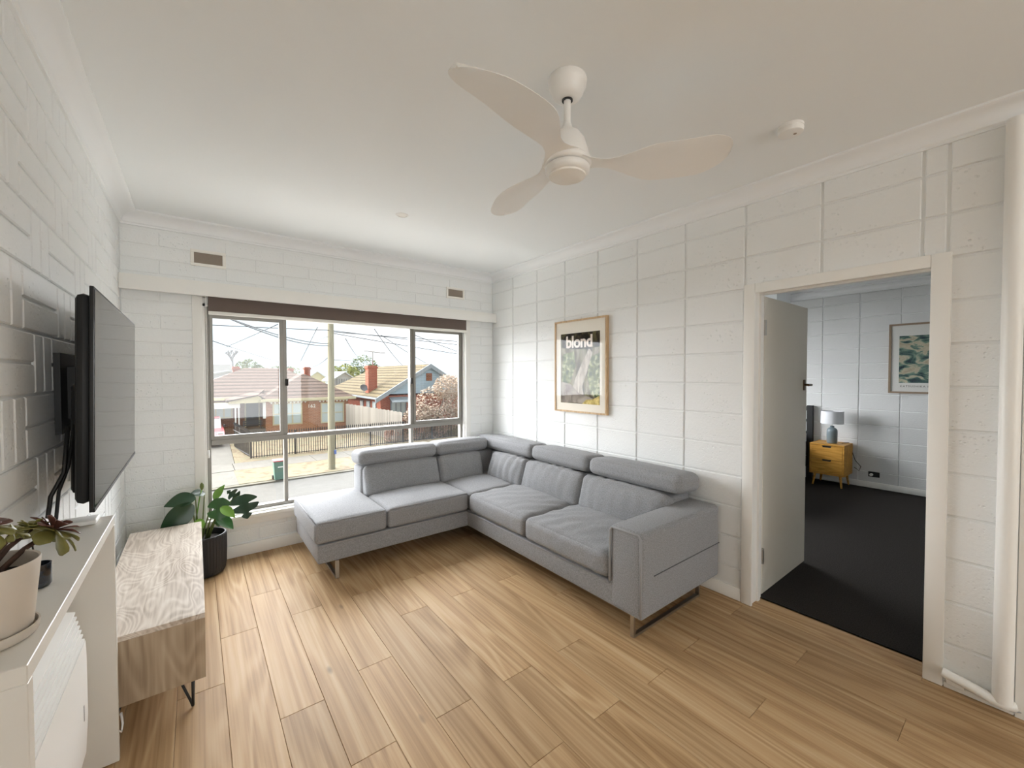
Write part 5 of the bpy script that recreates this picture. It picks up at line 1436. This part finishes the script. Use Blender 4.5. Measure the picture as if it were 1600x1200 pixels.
tree('bushy_tree', 'yellow green trees just beyond the power pole', (14.3, 54, HG), [(13.8, 54, 1.6, 0.9, 1, 1.0), (15.1, 54, 1.9, 0.9, 1, 1.0), (16.1, 54.5, 1.5, 0.9, 1, 1.1)], 1500, 0.14, M['lf_yellow'], 2, 0.15)
tree('bushy_tree', 'soft green tree behind the tiled roof ridge', (4.8, 56, HG), [(4.2, 56, 2.3, 0.7, 0.8, 0.8), (5.0, 56, 2.5, 0.8, 0.8, 0.9), (5.8, 56, 2.1, 0.7, 0.8, 0.6)], 900, 0.14, M['lf_olive'], 3, 0.15)
tree('bushy_tree', 'low hedge tree behind the brick chimneys', (8.6, 60, HG), [(8.2, 60, 2.0, 1.2, 1, 0.7), (9.8, 60, 2.0, 1.2, 1, 0.6), (7.0, 60, 1.8, 1.0, 1, 0.6)], 700, 0.15, M['lf_olive'], 4, 0.15)
tree('rust_tree', 'rust leaved tree filling the corner of the last pane', (14.2, 28.4, HG - 0.4), [(14.6, 28.4, -1.0, 1.9, 0.9, 1.7), (15.6, 28.4, 0.5, 1.2, 0.9, 1.0), (13.3, 28.4, -1.8, 1.4, 0.8, 1.1), (16.4, 28.4, -0.2, 1.2, 0.9, 1.7), (15.0, 28.4, -2.0, 1.8, 0.8, 1.0)], 7500, 0.09, M['lf_rust'], 5, 0.14)
BS = thing('rust_shrub', 'low pinkish shrub growing through the spear fence', 'shrub', (11.4, 27.7, GZ + 0.1))
MB().tube([(11.4, 27.7, GZ + 0.1), (11.6, 27.7, -2.6)], 0.03, 6).build('stem', M['bark'], BS)
foliage('foliage', M['lf_pink'], BS, [(11.0, 27.7, -2.75, 0.8, 0.35, 0.6), (12.2, 27.7, -2.6, 1.0, 0.35, 0.6), (14.0, 27.7, -2.6, 1.3, 0.35, 0.65), (10.6, 27.7, -2.5, 0.3, 0.3, 0.4)], 1700, 0.06, 6)
YB_ = thing('yellow_shrub', 'small yellow shrub below the red brick window', 'shrub', (11.5, 29.6, HG))
MB().tube([(11.5, 29.6, HG), (11.5, 29.6, -1.9)], 0.03, 6).build('stem', M['bark'], YB_)
foliage('foliage', M['lf_yellow'], YB_, [(11.45, 29.6, -1.75, 0.55, 0.3, 0.5)], 350, 0.06, 8)
BT = thing('bare_tree', 'leafless tree standing behind the white gabled roof', 'tree', (3.55, 60, HG))
mb = MB(); rnd = random.Random(4)
def branch(p, d, l, r, k):
    q = p + d * l
    mb.tube([p, p.lerp(q, 0.5) + Vector((rnd.uniform(-.05, .05), 0, rnd.uniform(-.05, .05))), q], [r, r * 0.9, r * 0.8], 5)
    if k == 0: return
    for _ in range(3):
        nd = (d + Vector((rnd.uniform(-.75, .75), rnd.uniform(-.4, .4), rnd.uniform(-.15, .45)))).normalized()
        branch(q, nd, l * rnd.uniform(0.6, 0.8), r * 0.72, k - 1)
branch(Vector((3.55, 60, HG)), Vector((0, 0, 1)), 5.2, 0.10, 0)
branch(Vector((3.55, 60, 2.2)), Vector((0.05, 0, 1)), 0.80, 0.14, 4)
mb.build('branches', mat('pale_bark', '6A6A6C', 0.9), BT)

# --- timber paling fence between the gardens
PF = thing('paling_fence', 'grey timber paling fence running back between the two houses', 'fence', (10.2, 30.2, HG))
M['paling'] = mat('grey_paling', '9B948A', 0.9, spec=0.05, rand=0.16)
A, B_ = Vector((9.0, 32.3, 0)), Vector((11.45, 27.45, 0)); npl = 46
dvec = (B_ - A).normalized()
rot = math.atan2(dvec.y, dvec.x)
me = None
for i in range(npl):
    t = (i + 0.5) / npl; p = A.lerp(B_, t); zt = -0.72 - 0.46 * t + 0.02 * (i % 3)
    if me is None:
        b2 = bmesh.new(); bmesh.ops.create_cube(b2, size=1.0)
        for v in b2.verts: v.co = Vector((v.co.x * 0.118, v.co.y * 0.018, v.co.z * 2.3 - 1.15))
        me = bpy.data.meshes.new('paling'); b2.to_mesh(me); b2.free(); me.materials.append(M['paling'])
    o = bpy.data.objects.new('paling', me); COL.objects.link(o); attach(o, PF, (p.x, p.y, zt)); o.rotation_euler = (0, 0, rot)
for dz in (-0.35, -1.5):
    MB().tube([(A.x + 0.03, A.y + 0.03, -0.72 + dz), (B_.x + 0.03, B_.y + 0.03, -1.18 + dz)], 0.04, 4).build('rail', M['paling'], PF)

# --- black spear fence
SFN = thing('spear_fence', 'black metal spear topped fence along the footpath', 'fence', (8, 27.3, GZ))
M['fence_black'] = mat('fence_black', '26272A', 0.5)
b2 = bmesh.new()
for (s, z0_, z1_) in ((0.010, 0.0, 1.40),):
    bmesh.ops.create_cube(b2, size=1.0)
    for v in b2.verts: v.co = Vector((v.co.x * 0.032, v.co.y * 0.03, 0.72 + v.co.z * 1.36))
V = [b2.verts.new(c) for c in ((-.045, 0, 1.46), (0, -.02, 1.40), (.045, 0, 1.46), (0, .02, 1.40), (0, 0, 1.62))]
for f in ((0, 1, 4), (1, 2, 4), (2, 3, 4), (3, 0, 4), (0, 3, 2, 1)): b2.faces.new([V[i] for i in f])
pk = bpy.data.meshes.new('picket'); b2.to_mesh(pk); b2.free(); pk.materials.append(M['fence_black'])
zb = GZ + 0.07
xx = 2.55
while xx < 17.0:
    o = bpy.data.objects.new('picket', pk); COL.objects.link(o); attach(o, SFN, (xx, 27.3, zb)); xx += 0.13
for px in [2.42 + 2.25 * k for k in range(7)]:
    MB().box((px - 0.045, 27.26, zb), (px + 0.045, 27.34, zb + 1.52)).build('post', M['fence_black'], SFN)
for z in (0.14, 1.18):
    MB().box((2.42, 27.285, zb + z), (17.0, 27.315, zb + z + 0.04)).build('rail', M['fence_black'], SFN)
GT = thing('open_gate', 'black metal gate standing open along the driveway', 'gate', (2.35, 28.5, GZ))
for k in range(20):
    y = 27.45 + k * 0.14
    o = bpy.data.objects.new('picket', pk); COL.objects.link(o); attach(o, GT, (2.35 - 0.028 * k, y, zb + 0.12 + 0.012 * k))
for z in (0.25, 1.25):
    MB().tube([(2.35, 27.4, zb + z), (1.80, 30.2, zb + z + 0.2)], 0.025, 4).build('rail', M['fence_black'], GT)
